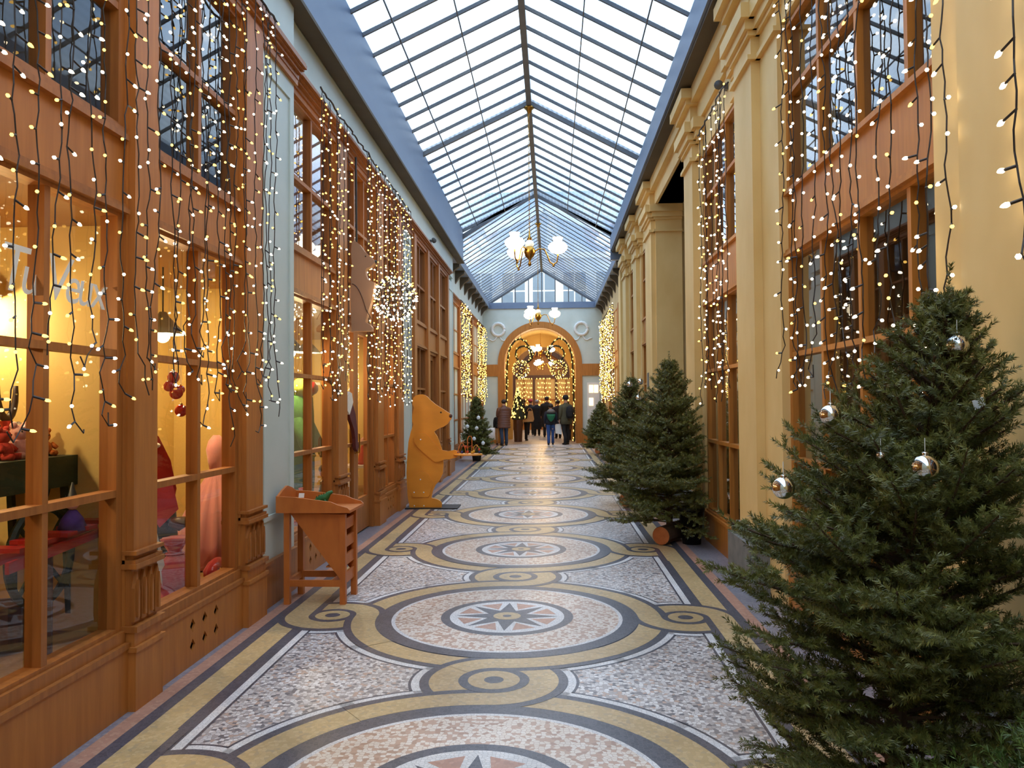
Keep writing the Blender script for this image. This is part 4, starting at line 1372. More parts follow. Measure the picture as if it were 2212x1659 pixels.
# ================================================================== WOODEN BEAR CUTOUT
BEARW = mk('bear_plywood', (232, 152, 48), (218, 138, 40), 2.2, (1, 1, 2), 0.42, coat=0.1)
BEARD = mk('bear_sign_plywood', (188, 146, 112), (176, 134, 100), 2.0, (1, 1, 1), 0.6)
YB, KB = 11.6, 1690.0 / 11.6
def bpx(x, y):
    """outline sheet coordinates -> metres on the board"""
    return (-1.83 + (x - 870) / KB, (1099 - y) / KB)
body = [(885.7, 859), (891, 854), (898, 852), (905, 851.5), (911, 853), (917, 857), (922, 863), (934.5, 873.6), (954, 886), (966, 894), (970, 899), (969, 904), (960, 917), (952, 922), (943.6, 925), (936, 929), (931, 933), (938, 944), (943.6, 958.6), (950, 978), (951, 1002), (949.5, 1023), (942, 1038.6), (934, 1047), (927, 1062), (924.6, 1075.5), (937.6, 1079), (944, 1083), (947, 1088.5), (946, 1099), (877, 1099), (872.5, 1071), (870, 1023), (871.5, 995), (873, 975), (875, 953), (880, 933), (885.7, 917), (883.5, 910), (883, 902.5), (884, 893), (887.5, 881), (884, 872)]
arm = [(889, 942), (895, 936), (904, 935), (911, 936.5), (916, 940.5), (930, 956), (943.6, 971), (961.6, 975), (976, 972), (984, 975), (987, 981), (980, 989), (965, 992), (952.6, 993), (940, 998.5), (933, 998), (920, 988), (907, 976.7), (894, 965), (888, 955)]
thigh = [(880, 1042), (884, 1030), (892, 1022), (901, 1018.5), (911, 1020), (919, 1026), (925, 1036), (928, 1047), (924, 1058), (922, 1068), (918, 1074), (884, 1074), (880, 1060)]
bear = thing('bear_cutout', 'life size yellow plywood bear holding out a bead tray', 'bear cutout', (-1.6, YB, 0))
def fb(u, v, d):
    return (u, YB + d, v)
MB().prism([bpx(*p) for p in body], fb, -0.02, 0.02).build('body_board', BEARW, bear)
MB().prism([bpx(*p) for p in arm], fb, -0.045, -0.02).build('arm_board', BEARW, bear)
MB().prism([bpx(*p) for p in thigh], fb, -0.034, -0.02).build('leg_board', BEARW, bear)
for p in ((902, 949.5), (900.7, 1035.8), (887, 1063.6), (908, 1063.6), (887, 1093), (908, 1093)):
    u, v = bpx(*p)
    MB().ball((u, YB - (0.045 if p[1] < 960 else 0.034 if p[1] < 1075 else 0.02), v), 0.011, 10, 6, (1, 0.6, 1)).build('bolt', WHITEP, bear, True)
u, v = bpx(946, 891)
MB().ball((u, YB - 0.02, v), 0.013, 10, 6, (1, 0.5, 1)).build('eye', BLACKM, bear, True)
u, v = bpx(967, 899)
MB().ball((u, YB - 0.01, v), 0.03, 12, 8, (0.9, 0.8, 1)).build('nose', mk('bear_nose', (92, 50, 30)), bear, True)
MB().box(-1.84, -1.06, YB - 0.10, YB + 0.35, 0.0, 0.018).build('base_plate', BLACKM, bear)
u, v = bpx(996, 981)
tray = MB().lathe([(0.21, 0.0), (0.22, 0.01), (0.21, 0.024)], 28, (u + 0.06, YB - 0.03, v - 0.02), 1.0, 0.75).build('tray', BEARW, bear)
# bead maze on the tray
mz = thing('bead_maze', 'wire bead maze toy on the tray of the plywood bear', 'toy', (u + 0.06, YB - 0.03, v + 0.005))
cx, cy, cz = u + 0.06, YB - 0.03, v + 0.005
REDW = mk('red_wire', (196, 74, 40), (180, 62, 34))
ORW = mk('orange_wire', (226, 128, 62), (206, 110, 50))
BLW = mk('blue_bead', (40, 44, 110), (32, 36, 96))
YLW = mk('yellow_bead', (214, 170, 50), (200, 150, 40))
MB().tube([(cx - 0.15 + 0.02 * k, cy, cz + 0.16 * math.sin(PI * min(1, k / 6)) ** 0.6) for k in range(7)], 0.006, 6).build('wire', ORW, mz, True)
MB().tube([(cx + 0.0, cy - 0.05, cz), (cx - 0.0, cy - 0.05, cz + 0.22), (cx + 0.02, cy - 0.05, cz + 0.26), (cx + 0.05, cy - 0.05, cz + 0.26), (cx + 0.065, cy - 0.05, cz + 0.22), (cx + 0.065, cy - 0.05, cz)], 0.006, 6).build('wire', ORW, mz, True)
MB().tube([(cx - 0.13 + 0.045 * k, cy + 0.06, cz + 0.02 + 0.11 * abs(math.sin(k * 1.3))) for k in range(7)], 0.005, 6).build('wire', REDW, mz, True)
MB().tube([(cx + 0.08, cy + 0.02, cz), (cx + 0.085, cy + 0.02, cz + 0.10), (cx + 0.12, cy + 0.02, cz + 0.13), (cx + 0.16, cy + 0.02, cz + 0.09), (cx + 0.165, cy + 0.02, cz)], 0.006, 6).build('wire', YLW, mz, True)
for (a, b, c, m) in ((-0.15, 0, 0.02, BLW), (-0.09, 0.0, 0.02, BLW), (0.0, -0.05, 0.03, REDW), (0.065, -0.05, 0.02, YLW), (0.165, 0.02, 0.02, BLW), (0.165, 0.02, 0.06, REDW), (0.085, 0.02, 0.03, YLW), (-0.04, 0.06, 0.10, REDW)):
    MB().ball((cx + a, cy + b, cz + c), 0.019, 10, 6).build('bead', m, mz, True)
# hanging bear sign
YS, KS = 8.72, 1690.0 / 8.72
def spx(x, y):
    return (-1.905 + (x - 755) / KS, 1.55 + (876.5 - y) / KS)
sgn = thing('bear_sign', 'tan wooden bear shaped sign hung high over the double door', 'sign', (-1.8, YS, 2.4))
outl = [(757, 521), (761, 518), (766, 520), (773.6, 526), (779, 534), (784.5, 542), (799, 555), (806, 562), (807, 567), (799, 575), (790, 579), (786, 584), (788, 595), (792, 604), (806, 610), (806, 622), (802.5, 636), (799, 654), (791.7, 676), (786, 697), (797, 703), (801, 709), (800.7, 716), (757, 716), (755, 690), (754, 640), (755, 600), (757, 570), (755, 545)]
MB().prism([spx(*p) for p in outl], lambda u, v, d: (u, YS + d, v), -0.05, 0.05).build('sign_board', BEARD, sgn)
u, v = spx(787, 553)
MB().ball((u, YS - 0.05, v), 0.008, 8, 6).build('eye', BLACKM, sgn, True)
u, v = spx(806, 564)
MB().ball((u, YS - 0.0, v), 0.022, 10, 6).build('nose', BLACKM, sgn, True)
MB().tube([spx(765, 519)[0:1] + (YS,) + spx(765, 519)[1:2], (-1.86, YS, 4.36)], 0.012, 6).build('hanger', BLACKM, sgn)
MB().tube([(spx(757, 630)[0] + 0.02 * k, YS - 0.052, spx(757, 613)[1] - 0.0045 * k * (k if k < 8 else 8)) for k in range(12)], 0.005, 5).build('arm_line', WOODD, sgn)

# ================================================================== SLANTED WOODEN DISPLAY TABLE
DESKW = mk('desk_wood', (200, 114, 46), (182, 98, 38), 4.0, (3, 3, 1.2), 0.48)
dk = thing('display_table', 'reddish wooden slant top table with side slats beside the green pilaster', 'table', (-1.52, 6.2, 0))
xa, xb, ya, yb = -1.755, -1.27, 6.02, 6.40
for (x, y) in ((xa, ya), (xb - 0.045, ya), (xa, yb - 0.045), (xb - 0.045, yb - 0.045)):
    MB().box(x, x + 0.045, y, y + 0.045, 0, 0.72 if x < -1.5 else 0.70).build('leg', DESKW, dk)
MB().box(xa + 0.045, xb - 0.045, ya + 0.006, ya + 0.03, 0.14, 0.19).build('stretcher', DESKW, dk)
MB().box(xa + 0.045, xb - 0.045, yb - 0.03, yb - 0.006, 0.14, 0.19).build('stretcher', DESKW, dk)
MB().box(xa + 0.008, xa + 0.036, ya + 0.045, yb - 0.045, 0.14, 0.19).build('stretcher', DESKW, dk)
MB().prism([(xa + 0.045, 0.71), (xb - 0.045, 0.70), (xb - 0.045, 0.20)], lambda u, v, d: (u, ya + d, v), 0.012, 0.026).build('side_panel', DESKW, dk)
MB().prism([(xa + 0.045, 0.71), (xb - 0.045, 0.70), (xb - 0.045, 0.20)], lambda u, v, d: (u, yb - d, v), 0.012, 0.026).build('side_panel', DESKW, dk)
for z in (0.15, 0.29, 0.43, 0.57):
    MB().box(xb - 0.034, xb - 0.016, ya + 0.045, yb - 0.045, z, z + 0.085).build('slat', DESKW, dk)
    MB().box(xb - 0.16, xb - 0.034, ya + 0.03, yb - 0.03, z - 0.006, z + 0.004).build('shelf', DESKW, dk)
# tray with curved sides
x0, x1 = xa - 0.05, xb + 0.045
side = [(x0, 0.715), (x1, 0.715), (x1, 0.735), (x1 - 0.02, 0.755), (x1 - 0.09, 0.775), (x1 - 0.15, 0.80), (x0 + 0.16, 0.835), (x0, 0.845)]
for d0, d1 in ((ya - 0.035, ya - 0.017), (yb + 0.017, yb + 0.035)):
    MB().prism(side, lambda u, v, d: (u, d, v), d0, d1).build('tray_side', DESKW, dk)
back = [(ya - 0.017, 0.715), (yb + 0.017, 0.715), (yb + 0.017, 0.845), (yb - 0.08, 0.88), ((ya + yb) / 2, 0.905), (ya + 0.08, 0.88), (ya - 0.017, 0.845)]
MB().prism(back, lambda u, v, d: (d, u, v), x0, x0 + 0.018).build('tray_back', DESKW, dk)
MB().box(x0 + 0.018, x1, ya - 0.017, yb + 0.017, 0.715, 0.735).build('tray_floor', DESKW, dk)
# little green dinosaur and paper cards on the tray
DINO = mk('green_plastic', (44, 112, 54), (26, 80, 40), 20.0)
dn = thing('toy_dinosaur', 'small green toy dinosaur lying on the slant top table', 'toy', (-1.53, 6.30, 0.735))
MB().tube([(-1.62, 6.30, 0.76), (-1.58, 6.3, 0.775), (-1.54, 6.3, 0.79), (-1.50, 6.3, 0.80), (-1.475, 6.3, 0.835), (-1.45, 6.3, 0.845)], [0.006, 0.018, 0.032, 0.03, 0.018, 0.012], 8).build('body', DINO, dn, True)
for (x, y) in ((-1.55, 6.275), (-1.55, 6.325), (-1.50, 6.275), (-1.50, 6.325)):
    MB().tube([(x, y, 0.785), (x - 0.005, y, 0.736)], [0.011, 0.008], 6).build('leg', DINO, dn, True)
for k in range(6):
    MB().prism([(-0.008, 0), (0.008, 0), (0.0, 0.02)], lambda u, v, d, k=k: (-1.58 + 0.02 * k + u, 6.30 + d, 0.795 + 0.008 * k + v), -0.003, 0.003).build('back_spike', DINO, dn)
CARD = mk('paper_card', (236, 228, 214), (226, 216, 200))
c = MB().prism([(0, 0), (0.045, 0.0), (0.045, 0.035), (0, 0.035)], lambda u, v, d: (-1.72 + u, 6.27 + d + v * 0.4, 0.80 + v), 0, 0.0015).build('price_card', CARD)
tag(c, 'upright paper card at the back of the slant top table', 'card')
c = MB().prism([(0, 0), (0.045, 0.0), (0.045, 0.03), (0, 0.03)], lambda u, v, d: (-1.775 + u, 6.05 + d + v * 0.5, 0.79 + v), 0, 0.0015).build('price_card', CARD)
tag(c, 'white paper card at the left front of the slant top table', 'card')

# ================================================================== SHOP WINDOW DISPLAYS
CARTG = mk('cart_green', (34, 56, 40), (24, 42, 30), 6.0)
ct = cart_t = thing('toy_cart', 'dark green wooden handcart heaped with plush toys in the lettered window', 'cart', (-2.45, 3.05, 0.34))
MB().prism([(2.62, 1.10), (3.34, 1.10), (3.40, 1.24), (3.40, 1.26), (2.56, 1.26)], lambda u, v, d: (-2.42 + d, u, v), -0.2, 0.2).build('cart_tray', CARTG, ct)
for dx in (-0.24, 0.24):
    w = MB()
    c0 = (-2.42 + dx, 2.98, 0.78)
    w.tube([(c0[0], c0[1] + 0.24 * math.cos(2 * PI * k / 28), c0[2] + 0.24 * math.sin(2 * PI * k / 28)) for k in range(29)], 0.02, 6, False)
    for k in range(4):
        a = PI * k / 4
        w.tube([(c0[0], c0[1] - 0.24 * math.cos(a), c0[2] - 0.24 * math.sin(a)), (c0[0], c0[1] + 0.24 * math.cos(a), c0[2] + 0.24 * math.sin(a))], 0.012, 5)
    w.build('wheel', CARTG, ct)
MB().tube([(-2.66, 2.98, 0.78), (-2.18, 2.98, 0.78)], 0.015, 6).build('axle', CARTG, ct)
for dx in (-0.15, 0.15):
    MB().beam((-2.42 + dx, 3.0, 0.78), (-2.42 + dx, 3.15, 1.1), 0.03, 0.03).build('strut', CARTG, ct)
    MB().beam((-2.42 + dx, 3.3, 1.1), (-2.42 + dx, 3.36, 0.34), 0.03, 0.03).build('leg', CARTG, ct)
MB().lathe([(0.14, 0.0), (0.14, 0.2)], 12, (-2.42, 2.98, 0.34)).build('chock', WOODD, ct)
PL = [mk('plush_cream', (232, 208, 168), (214, 188, 146), 30.0, (1, 1, 1), 0.9, bump=0.4), mk('plush_orange', (222, 130, 56), (200, 112, 46), 30.0, (1, 1, 1), 0.9, bump=0.4), mk('plush_pink', (230, 176, 160), (212, 156, 142), 30.0, (1, 1, 1), 0.9, bump=0.4), mk('plush_red', (196, 58, 40), (170, 44, 32), 30.0, (1, 1, 1), 0.9, bump=0.4), mk('plush_white', (240, 234, 222), (226, 218, 206), 30.0, (1, 1, 1), 0.9, bump=0.4)]
def plush(loc, s, mat, label, rz=0.0):
    t = thing('plush_toy', label, 'plush toy', loc, 'plush toys in the handcart', local=True)
    t.rotation_euler = (0, 0, rz)
    t.scale = (s, s, s)
    MB().ball((0, 0, 0.05), 0.055, 12, 8, (1, 0.9, 1)).ball((0, 0, 0.13), 0.042, 12, 8).build('body', mat, t, True)
    for q in (-1, 1):
        MB().ball((0, q * 0.032, 0.168), 0.018, 8, 6).build('ear', mat, t, True)
        MB().tube([(0.01, q * 0.045, 0.08), (0.035, q * 0.07, 0.05)], [0.018, 0.015], 6).build('arm', mat, t, True)
        MB().tube([(0.02, q * 0.03, 0.02), (0.075, q * 0.04, 0.018)], [0.022, 0.02], 6).build('leg', mat, t, True)
        MB().ball((0.038, q * 0.014, 0.138), 0.005, 6, 4).build('eye', BLACKM, t, True)
    return t
names = ['cream', 'orange', 'pink', 'red', 'white']
where = ['at the far end of the handcart heap', 'second from the far end of the handcart heap', 'in the middle back of the handcart heap', 'in the middle front of the handcart heap', 'lying low in the handcart heap', 'near the left window edge in the handcart heap', 'at the rear left of the handcart heap']
for i, (x, y, m, s) in enumerate(((-2.36, 3.26, 1, 0.8), (-2.44, 3.16, 4, 1.0), (-2.5, 3.04, 0, 1.2), (-2.34, 3.04, 2, 1.0), (-2.34, 2.92, 3, 0.9), (-2.44, 2.86, 0, 1.2), (-2.52, 2.76, 4, 1.1))):
    plush((x - 0.02, y + 0.80, 1.29), s, PL[m], 'small ' + names[m] + ' plush toy ' + where[i], rng.uniform(-0.8, 0.8))
REDT = mk('red_lacquer', (186, 38, 34), (160, 28, 28), 6.0, (1, 1, 1), 0.3)
sl = thing('toy_sledge', 'red wooden toy sledge low in the lettered window', 'sledge', (-2.2, 3.2, 0.72))
MB().prism([(2.72, 0.80), (3.58, 0.86), (3.62, 0.885), (3.56, 0.90), (2.72, 0.85)], lambda u, v, d: (-2.2 + d, u, v), -0.13, -0.10).prism([(2.72, 0.80), (3.58, 0.86), (3.62, 0.885), (3.56, 0.90), (2.72, 0.85)], lambda u, v, d: (-2.2 + d, u, v), 0.10, 0.13).build('runner', REDT, sl)
for k in range(5):
    MB().box(-2.34, -2.06, 2.78 + 0.17 * k, 2.86 + 0.17 * k, 0.88 + 0.006 * k, 0.9 + 0.006 * k).build('slat', REDT, sl)
MB().tube([(-2.2, 3.1, 0.34), (-2.2, 3.1, 0.83)], 0.03, 8).build('stand', WOODD, sl)
PURP = mk('purple_cloth', (92, 60, 150), (74, 46, 126), 20.0, (1, 1, 1), 0.8)
wd = thing('witch_doll', 'small purple and black witch doll on the red sledge', 'doll', (-2.2, 3.12, 0.9))
MB().lathe([(0.07, 0.0), (0.05, 0.06), (0.02, 0.10)], 12, (-2.2, 3.12, 0.9)).build('dress', PURP, wd, True)
MB().ball((-2.2, 3.12, 1.03), 0.03, 10, 8).build('head', PL[2], wd, True)
MB().lathe([(0.055, 0.0), (0.05, 0.006), (0.024, 0.012), (0.004, 0.09)], 12, (-2.2, 3.12, 1.05)).build('hat', BLACKM, wd, True)
# shelves with small things at the far left of the window
sh = thing('wall_shelf', 'wooden wall shelves behind the handcart', 'shelf', (-3.2, 2.5, 1.3))
for z in (1.35, 1.75):
    MB().box(-3.28, -3.05, 1.7, 3.3, z, z + 0.03).build('board', WOOD2, sh)
HORN = mk('horn_brown', (66, 44, 32), (50, 34, 26))
hd = thing('horseshoe_decor', 'dark brown horseshoe shaped decoration above the handcart', 'decoration', (-2.75, 2.92, 1.5))
MB().tube([(-2.75, 2.92 + 0.07 * math.cos(a), 1.56 + 0.15 * math.sin(a)) for a in [PI * (0.95 + 1.1 * k / 12) + 0 for k in range(13)]], [0.012 + 0.008 * math.sin(PI * k / 12) for k in range(13)], 8).build('horseshoe', HORN, hd, True)
MB().tube([(-2.75, 2.92, 1.40), (-2.75, 2.92, 1.33)], [0.03, 0.02], 6).build('knot', PL[3], hd)
MB().tube([(-2.75, 2.86, 1.56), (-2.75, 2.86, 2.54)], 0.002, 4).build('string', WHITEP, hd)
# ---- window B: tulle dress, stocking, balls, witch figure
def tulle(name, c):
    m, nt, b, out = new_mat(name)
    b.inputs['Base Color'].default_value = s2l(c)
    b.inputs['Roughness'].default_value = 0.8
    b.inputs['Sheen Weight'].default_value = 0.5
    nz, _ = pos_noise(nt, 60.0, (1, 1, 0.15))
    bp = nt.nodes.new('ShaderNodeBump')
    bp.inputs['Strength'].default_value = 0.5
    nt.links.new(nz.outputs['Fac'], bp.inputs['Height'])
    nt.links.new(bp.outputs['Normal'], b.inputs['Normal'])
    tr = nt.nodes.new('ShaderNodeBsdfTransparent')
    mx = nt.nodes.new('ShaderNodeMixShader')
    mx.inputs['Fac'].default_value = 0.92
    nt.links.new(tr.outputs[0], mx.inputs[1])
    nt.links.new(b.outputs[0], mx.inputs[2])
    nt.links.new(mx.outputs[0], out.inputs['Surface'])
    return m
TUL = tulle('pink_tulle', (238, 160, 160))
TULR = tulle('red_tulle', (208, 44, 50))
td = thing('tulle_dress', 'pale pink tulle dress spread inside the left window', 'dress', (-2.28, 5.02, 0.34))
rg = random.Random(4)
for layer in range(3):
    ph = rg.random() * 6
    MB().lathe([(0.30 - 0.03 * layer, 0.0 + 0.03 * layer), (0.29 - 0.03 * layer, 0.15), (0.24 - 0.02 * layer, 0.32), (0.16 - 0.015 * layer, 0.48), (0.08, 0.60), (0.05, 0.66)], 72, (-2.28, 5.02, 0.35), 0.85, 1.0, lambda a, i, ph=ph, layer=layer: 1 + (0.10 - 0.012 * i) * math.sin(a * (17 + 4 * layer) + ph + 0.3 * i)).build('skirt_layer', TUL, td, True)
MB().lathe([(0.055, 0.0), (0.075, 0.08), (0.09, 0.16), (0.07, 0.22), (0.03, 0.26)], 20, (-2.28, 5.02, 0.99), 0.7, 1.0).build('bodice', TUL, td, True)
MB().ball((-2.15, 4.98, 0.86), 0.05, 10, 6, (0.5, 1.2, 0.8)).build('bow', TUL, td, True)
wt = thing('witch_figure', 'dark clothed figure with red cape and black hat brim in the left window', 'figure', (-2.3, 4.62, 0.34))
MB().tube([(-2.36, 4.62, 0.36), (-2.36, 4.64, 0.6), (-2.38, 4.60, 0.95), (-2.4, 4.50, 1.25), (-2.42, 4.44, 1.45)], [0.06, 0.08, 0.10, 0.085, 0.05], 12).build('body', BLACKM, wt, True)
MB().ball((-2.42, 4.43, 1.53), 0.075, 14, 10).build('head', PL[2], wt, True)
MB().lathe([(0.11, 0.0), (0.10, 0.012), (0.07, 0.02), (0.06, 0.10)], 16, (-2.42, 4.43, 1.57)).build('hat', BLACKM, wt, True)
cape = MB()
prof = [(4.36, 1.55), (4.47, 1.52), (4.58, 1.42), (4.66, 1.25), (4.70, 1.05), (4.67, 0.90), (4.58, 0.98), (4.52, 1.15), (4.42, 1.28)]
cape.prism(prof, lambda u, v, d: (-2.30 + d + 0.06 * math.sin(u * 9), u, v), -0.03, 0.02).build('cape', REDT, wt)
MB().prism([(4.40, 1.16), (4.66, 1.10), (4.70, 0.92), (4.58, 0.80), (4.50, 0.95)], lambda u, v, d: (-2.24 + d, u, v), -0.01, 0.012).build('skirt', mk('pink_felt', (206, 74, 92), (186, 60, 78), 12.0, (1, 1, 1), 0.85), wt)
for (y, z) in ((4.42, 1.50), (4.50, 1.44), (4.40, 1.38), (4.55, 1.36)):
    MB().ball((-2.27, y, z), 0.03, 8, 6, (0.6, 1.3, 0.7)).build('snow_tuft', PL[4], wt, True)
MB().tube([(-2.2, 4.64, 0.84), (-2.2, 4.70, 0.82), (-2.2, 4.76, 0.84)], [0.03, 0.05, 0.03], 8).build('boot', WOODD, wt, True)
hp_ = thing('wooden_hoop', 'orange painted hoop leaning behind the dark figure', 'hoop', (-2.45, 4.36, 0.34))
MB().tube([(-2.45 , 4.36 + 0.20 * math.cos(2 * PI * k / 36), 0.80 + 0.30 * math.sin(2 * PI * k / 36)) for k in range(37)], 0.035, 8, False).build('hoop_ring', mk('orange_paint', (214, 104, 44), (196, 90, 36)), hp_, True)
MB().box(-2.47, -2.43, 4.26, 4.46, 0.34, 0.50).build('hoop_foot', WOODD, hp_)
REDB = mk('red_bauble', (190, 24, 22), (160, 16, 16), 8.0, (1, 1, 1), 0.12)
for i, (y, z, r, lab) in enumerate(((4.60, 1.72, 0.045, 'large red bauble in the hanging cluster behind the fairy lights'), (4.50, 1.76, 0.035, 'small red bauble at the left of the hanging cluster'), (4.66, 1.74, 0.03, 'small red bauble at the right of the hanging cluster'), (4.67, 1.60, 0.042, 'red bauble hanging lowest below the cluster'), (4.56, 1.82, 0.04, 'red bauble at the top of the hanging cluster'))):
    t = thing('bauble', lab, 'bauble', (-2.15, y + 0.47, z - 0.08), 'red baubles in the left window', local=True)
    MB().ball((0, 0, 0), r, 18, 12).build('ball', REDB, t, True)
    MB().lathe([(r * 0.25, r * 0.94), (r * 0.25, r * 1.15), (r * 0.1, r * 1.2)], 10).build('cap', BRASS, t)
    MB().tube([(0, 0, r * 1.2), (0, 0, 2.58 - z)], 0.0012, 4).build('string', WHITEP, t)
rgft = thing('tulle_bundle', 'red tulle gift bundle on the window floor below the dress', 'gift', (-2.12, 4.72, 0.34))
MB().lathe([(0.13, 0.0), (0.15, 0.06), (0.14, 0.14), (0.06, 0.19), (0.035, 0.21), (0.09, 0.29)], 40, (-2.12, 4.72, 0.345), 0.7, 1.0, lambda a, i: 1 + 0.07 * math.sin(a * 9 + i)).build('bag', TULR, rgft, True)
MB().tube([(-2.12 + 0.04 * math.cos(2 * PI * k / 12), 4.72 + 0.045 * math.sin(2 * PI * k / 12), 0.55) for k in range(13)], 0.008, 6).build('ribbon', REDT, rgft)
rg2 = thing('tulle_cloth', 'red tulle cloth crumpled along the window sill', 'cloth', (-2.1, 4.5, 0.34))
MB().lathe([(0.30, 0.0), (0.28, 0.03), (0.18, 0.055), (0.06, 0.05), (1e-6, 0.05)], 48, (-2.16, 4.62, 0.345), 0.45, 1.3, lambda a, i: 1 + 0.12 * math.sin(a * 11 + i * 2)).build('folds', TULR, rg2, True)
rg3 = thing('tulle_bundle', 'red tulle bundle of sweets at the right end of the window floor', 'gift', (-2.1, 5.12, 0.34))
MB().lathe([(0.12, 0.0), (0.13, 0.05), (0.08, 0.10), (0.03, 0.12)], 32, (-2.08, 5.14, 0.345), 0.5, 1.2, lambda a, i: 1 + 0.08 * math.sin(a * 8 + i)).build('bag', TULR, rg3, True)
for k in range(6):
    MB().ball((-2.02, 5.04 + 0.03 * k, 0.40), 0.012, 8, 6).build('sweet', (BLW, YLW, WHITEP, ORW, REDW, DINO)[k], rg3, True)
pc = MB().prism([(4.36, 0.35), (4.42, 0.36), (4.46, 0.50), (4.50, 0.37), (4.57, 0.39), (4.50, 0.78), (4.46, 0.80)], lambda u, v, d: (-2.1 + d - (v - 0.35) * 0.15, u, v), 0, 0.006).build('paper_crown', WHITEP)
tag(pc, 'white pointed paper letter shape standing in the left window', 'paper cutout')
gb = MB().box(-2.16, -2.08, 4.24, 4.34, 0.66, 0.70).build('green_block', DINO)
tag(gb, 'small green block at the left edge of the second left window', 'block')
MB().tube([(-2.12, 4.29, 0.34), (-2.12, 4.29, 0.66)], 0.008, 6).build('stick', DINO, gb)

# ---- second shop: green monster costume, stocking, toys
GRP = mk('green_fur', (74, 130, 56), (46, 98, 44), 30.0, (1, 1, 1), 0.9, bump=0.5)
YGR = mk('lime_felt', (176, 190, 70), (156, 172, 56), 20.0, (1, 1, 1), 0.9)
gm = thing('plush_monster', 'tall green plush monster with red open mouth in the second shop window', 'plush toy', (-2.45, 7.15, 0.34))
MB().tube([(-2.45, 7.15, 0.36), (-2.45, 7.15, 0.7), (-2.44, 7.14, 1.1), (-2.42, 7.13, 1.4), (-2.40, 7.13, 1.6)], [0.17, 0.2, 0.19, 0.17, 0.14], 16).build('body', GRP, gm, True)
MB().ball((-2.36, 7.14, 1.68), 0.16, 16, 10, (0.8, 1.1, 0.75)).build('head', YGR, gm, True)
MB().ball((-2.25, 7.12, 1.68), 0.10, 14, 8, (0.5, 1.0, 0.7)).build('mouth', REDT, gm, True)
for k in range(5):
    MB().tube([(-2.2, 7.06 + 0.03 * k, 1.74), (-2.19, 7.06 + 0.03 * k, 1.71)], [0.008, 0.001], 5).build('tooth', WHITEP, gm)
for q in (-1, 1):
    MB().tube([(-2.38, 7.14 + q * 0.16, 1.35), (-2.28, 7.14 + q * 0.24, 1.1), (-2.2, 7.14 + q * 0.2, 0.95)], [0.06, 0.055, 0.045], 10).build('arm', GRP, gm, True)
BLUF = mk('blue_cloth', (52, 118, 196), (40, 100, 172), 20.0, (1, 1, 1), 0.85)
bd = thing('cloth_doll', 'cloth doll in blue dress seated low in the second shop window', 'doll', (-2.25, 7.45, 0.34))
MB().lathe([(0.12, 0.0), (0.11, 0.12), (0.06, 0.3), (0.035, 0.36)], 16, (-2.25, 7.45, 0.345)).build('dress', BLUF, bd, True)
MB().ball((-2.25, 7.45, 0.78), 0.07, 12, 8).build('head', PL[2], bd, True)
MB().ball((-2.26, 7.45, 0.82), 0.072, 12, 8, (1, 1, 0.75)).build('hair', HORN, bd, True)
pb = thing('tulle_bundle', 'pink tulle bundle at the bottom of the second shop window', 'gift', (-2.2, 7.0, 0.34))
MB().lathe([(0.16, 0.0), (0.18, 0.08), (0.13, 0.2), (0.04, 0.3), (0.07, 0.36)], 32, (-2.2, 6.95, 0.345), 0.7, 1, lambda a, i: 1 + 0.08 * math.sin(a * 9 + i)).build('bag', TULR, pb, True)
bk = MB().prism([(7.62, 0.36), (7.80, 0.36), (7.80, 0.74), (7.62, 0.70)], lambda u, v, d: (-2.2 + d + (v - 0.36) * -0.1, u, v), 0, 0.02).build('picture_board', CARD)
tag(bk, 'pale picture board standing in the second shop window', 'board')
for i, (y, z) in enumerate(((10.62, 0.86), (11.0, 0.86))):
    pass
rt = thing('red_doll', 'red dressed doll on a shelf in the small window past the door', 'doll', (-2.3, 10.7, 0.75))
MB().box(-2.5, -2.1, 10.4, 11.2, 0.70, 0.73).build('shelf_board', WHITEP, rt)
MB().lathe([(0.09, 0.0), (0.08, 0.12), (0.04, 0.26)], 14, (-2.25, 10.7, 0.732)).build('dress', PL[3], rt, True)
MB().ball((-2.25, 10.7, 1.05), 0.055, 12, 8).build('head', PL[2], rt, True)
# stocking on the door
MARO = mk('maroon_felt', (104, 40, 36), (86, 30, 28), 16.0, (1, 1, 1), 0.9)
sk = thing('christmas_stocking', 'maroon stocking with white cuff hung on the shop door', 'stocking', (-1.95, 8.85, 1.5))
SO = [(8.60, 1.58), (8.84, 1.64), (9.05, 1.44), (9.14, 1.26), (9.16, 1.12), (9.20, 1.06), (9.16, 1.0), (9.06, 1.04), (9.04, 1.16), (8.98, 1.27), (8.84, 1.38)]
MB().prism([(u, v) for u, v in SO], lambda u, v, d: (-1.97 + d, u - 0.05, v), -0.01, 0.03).build('sock', MARO, sk)
MB().prism([(8.53, 1.60), (8.57, 1.50), (8.70, 1.44), (8.86, 1.58), (8.80, 1.68), (8.68, 1.70)], lambda u, v, d: (-1.97 + d, u, v), -0.014, 0.04).build('cuff', PL[4], sk)
MB().tube([(-1.955, 8.62, 1.66), (-1.955, 8.62, 1.8)], 0.003, 4).build('loop', MARO, sk)

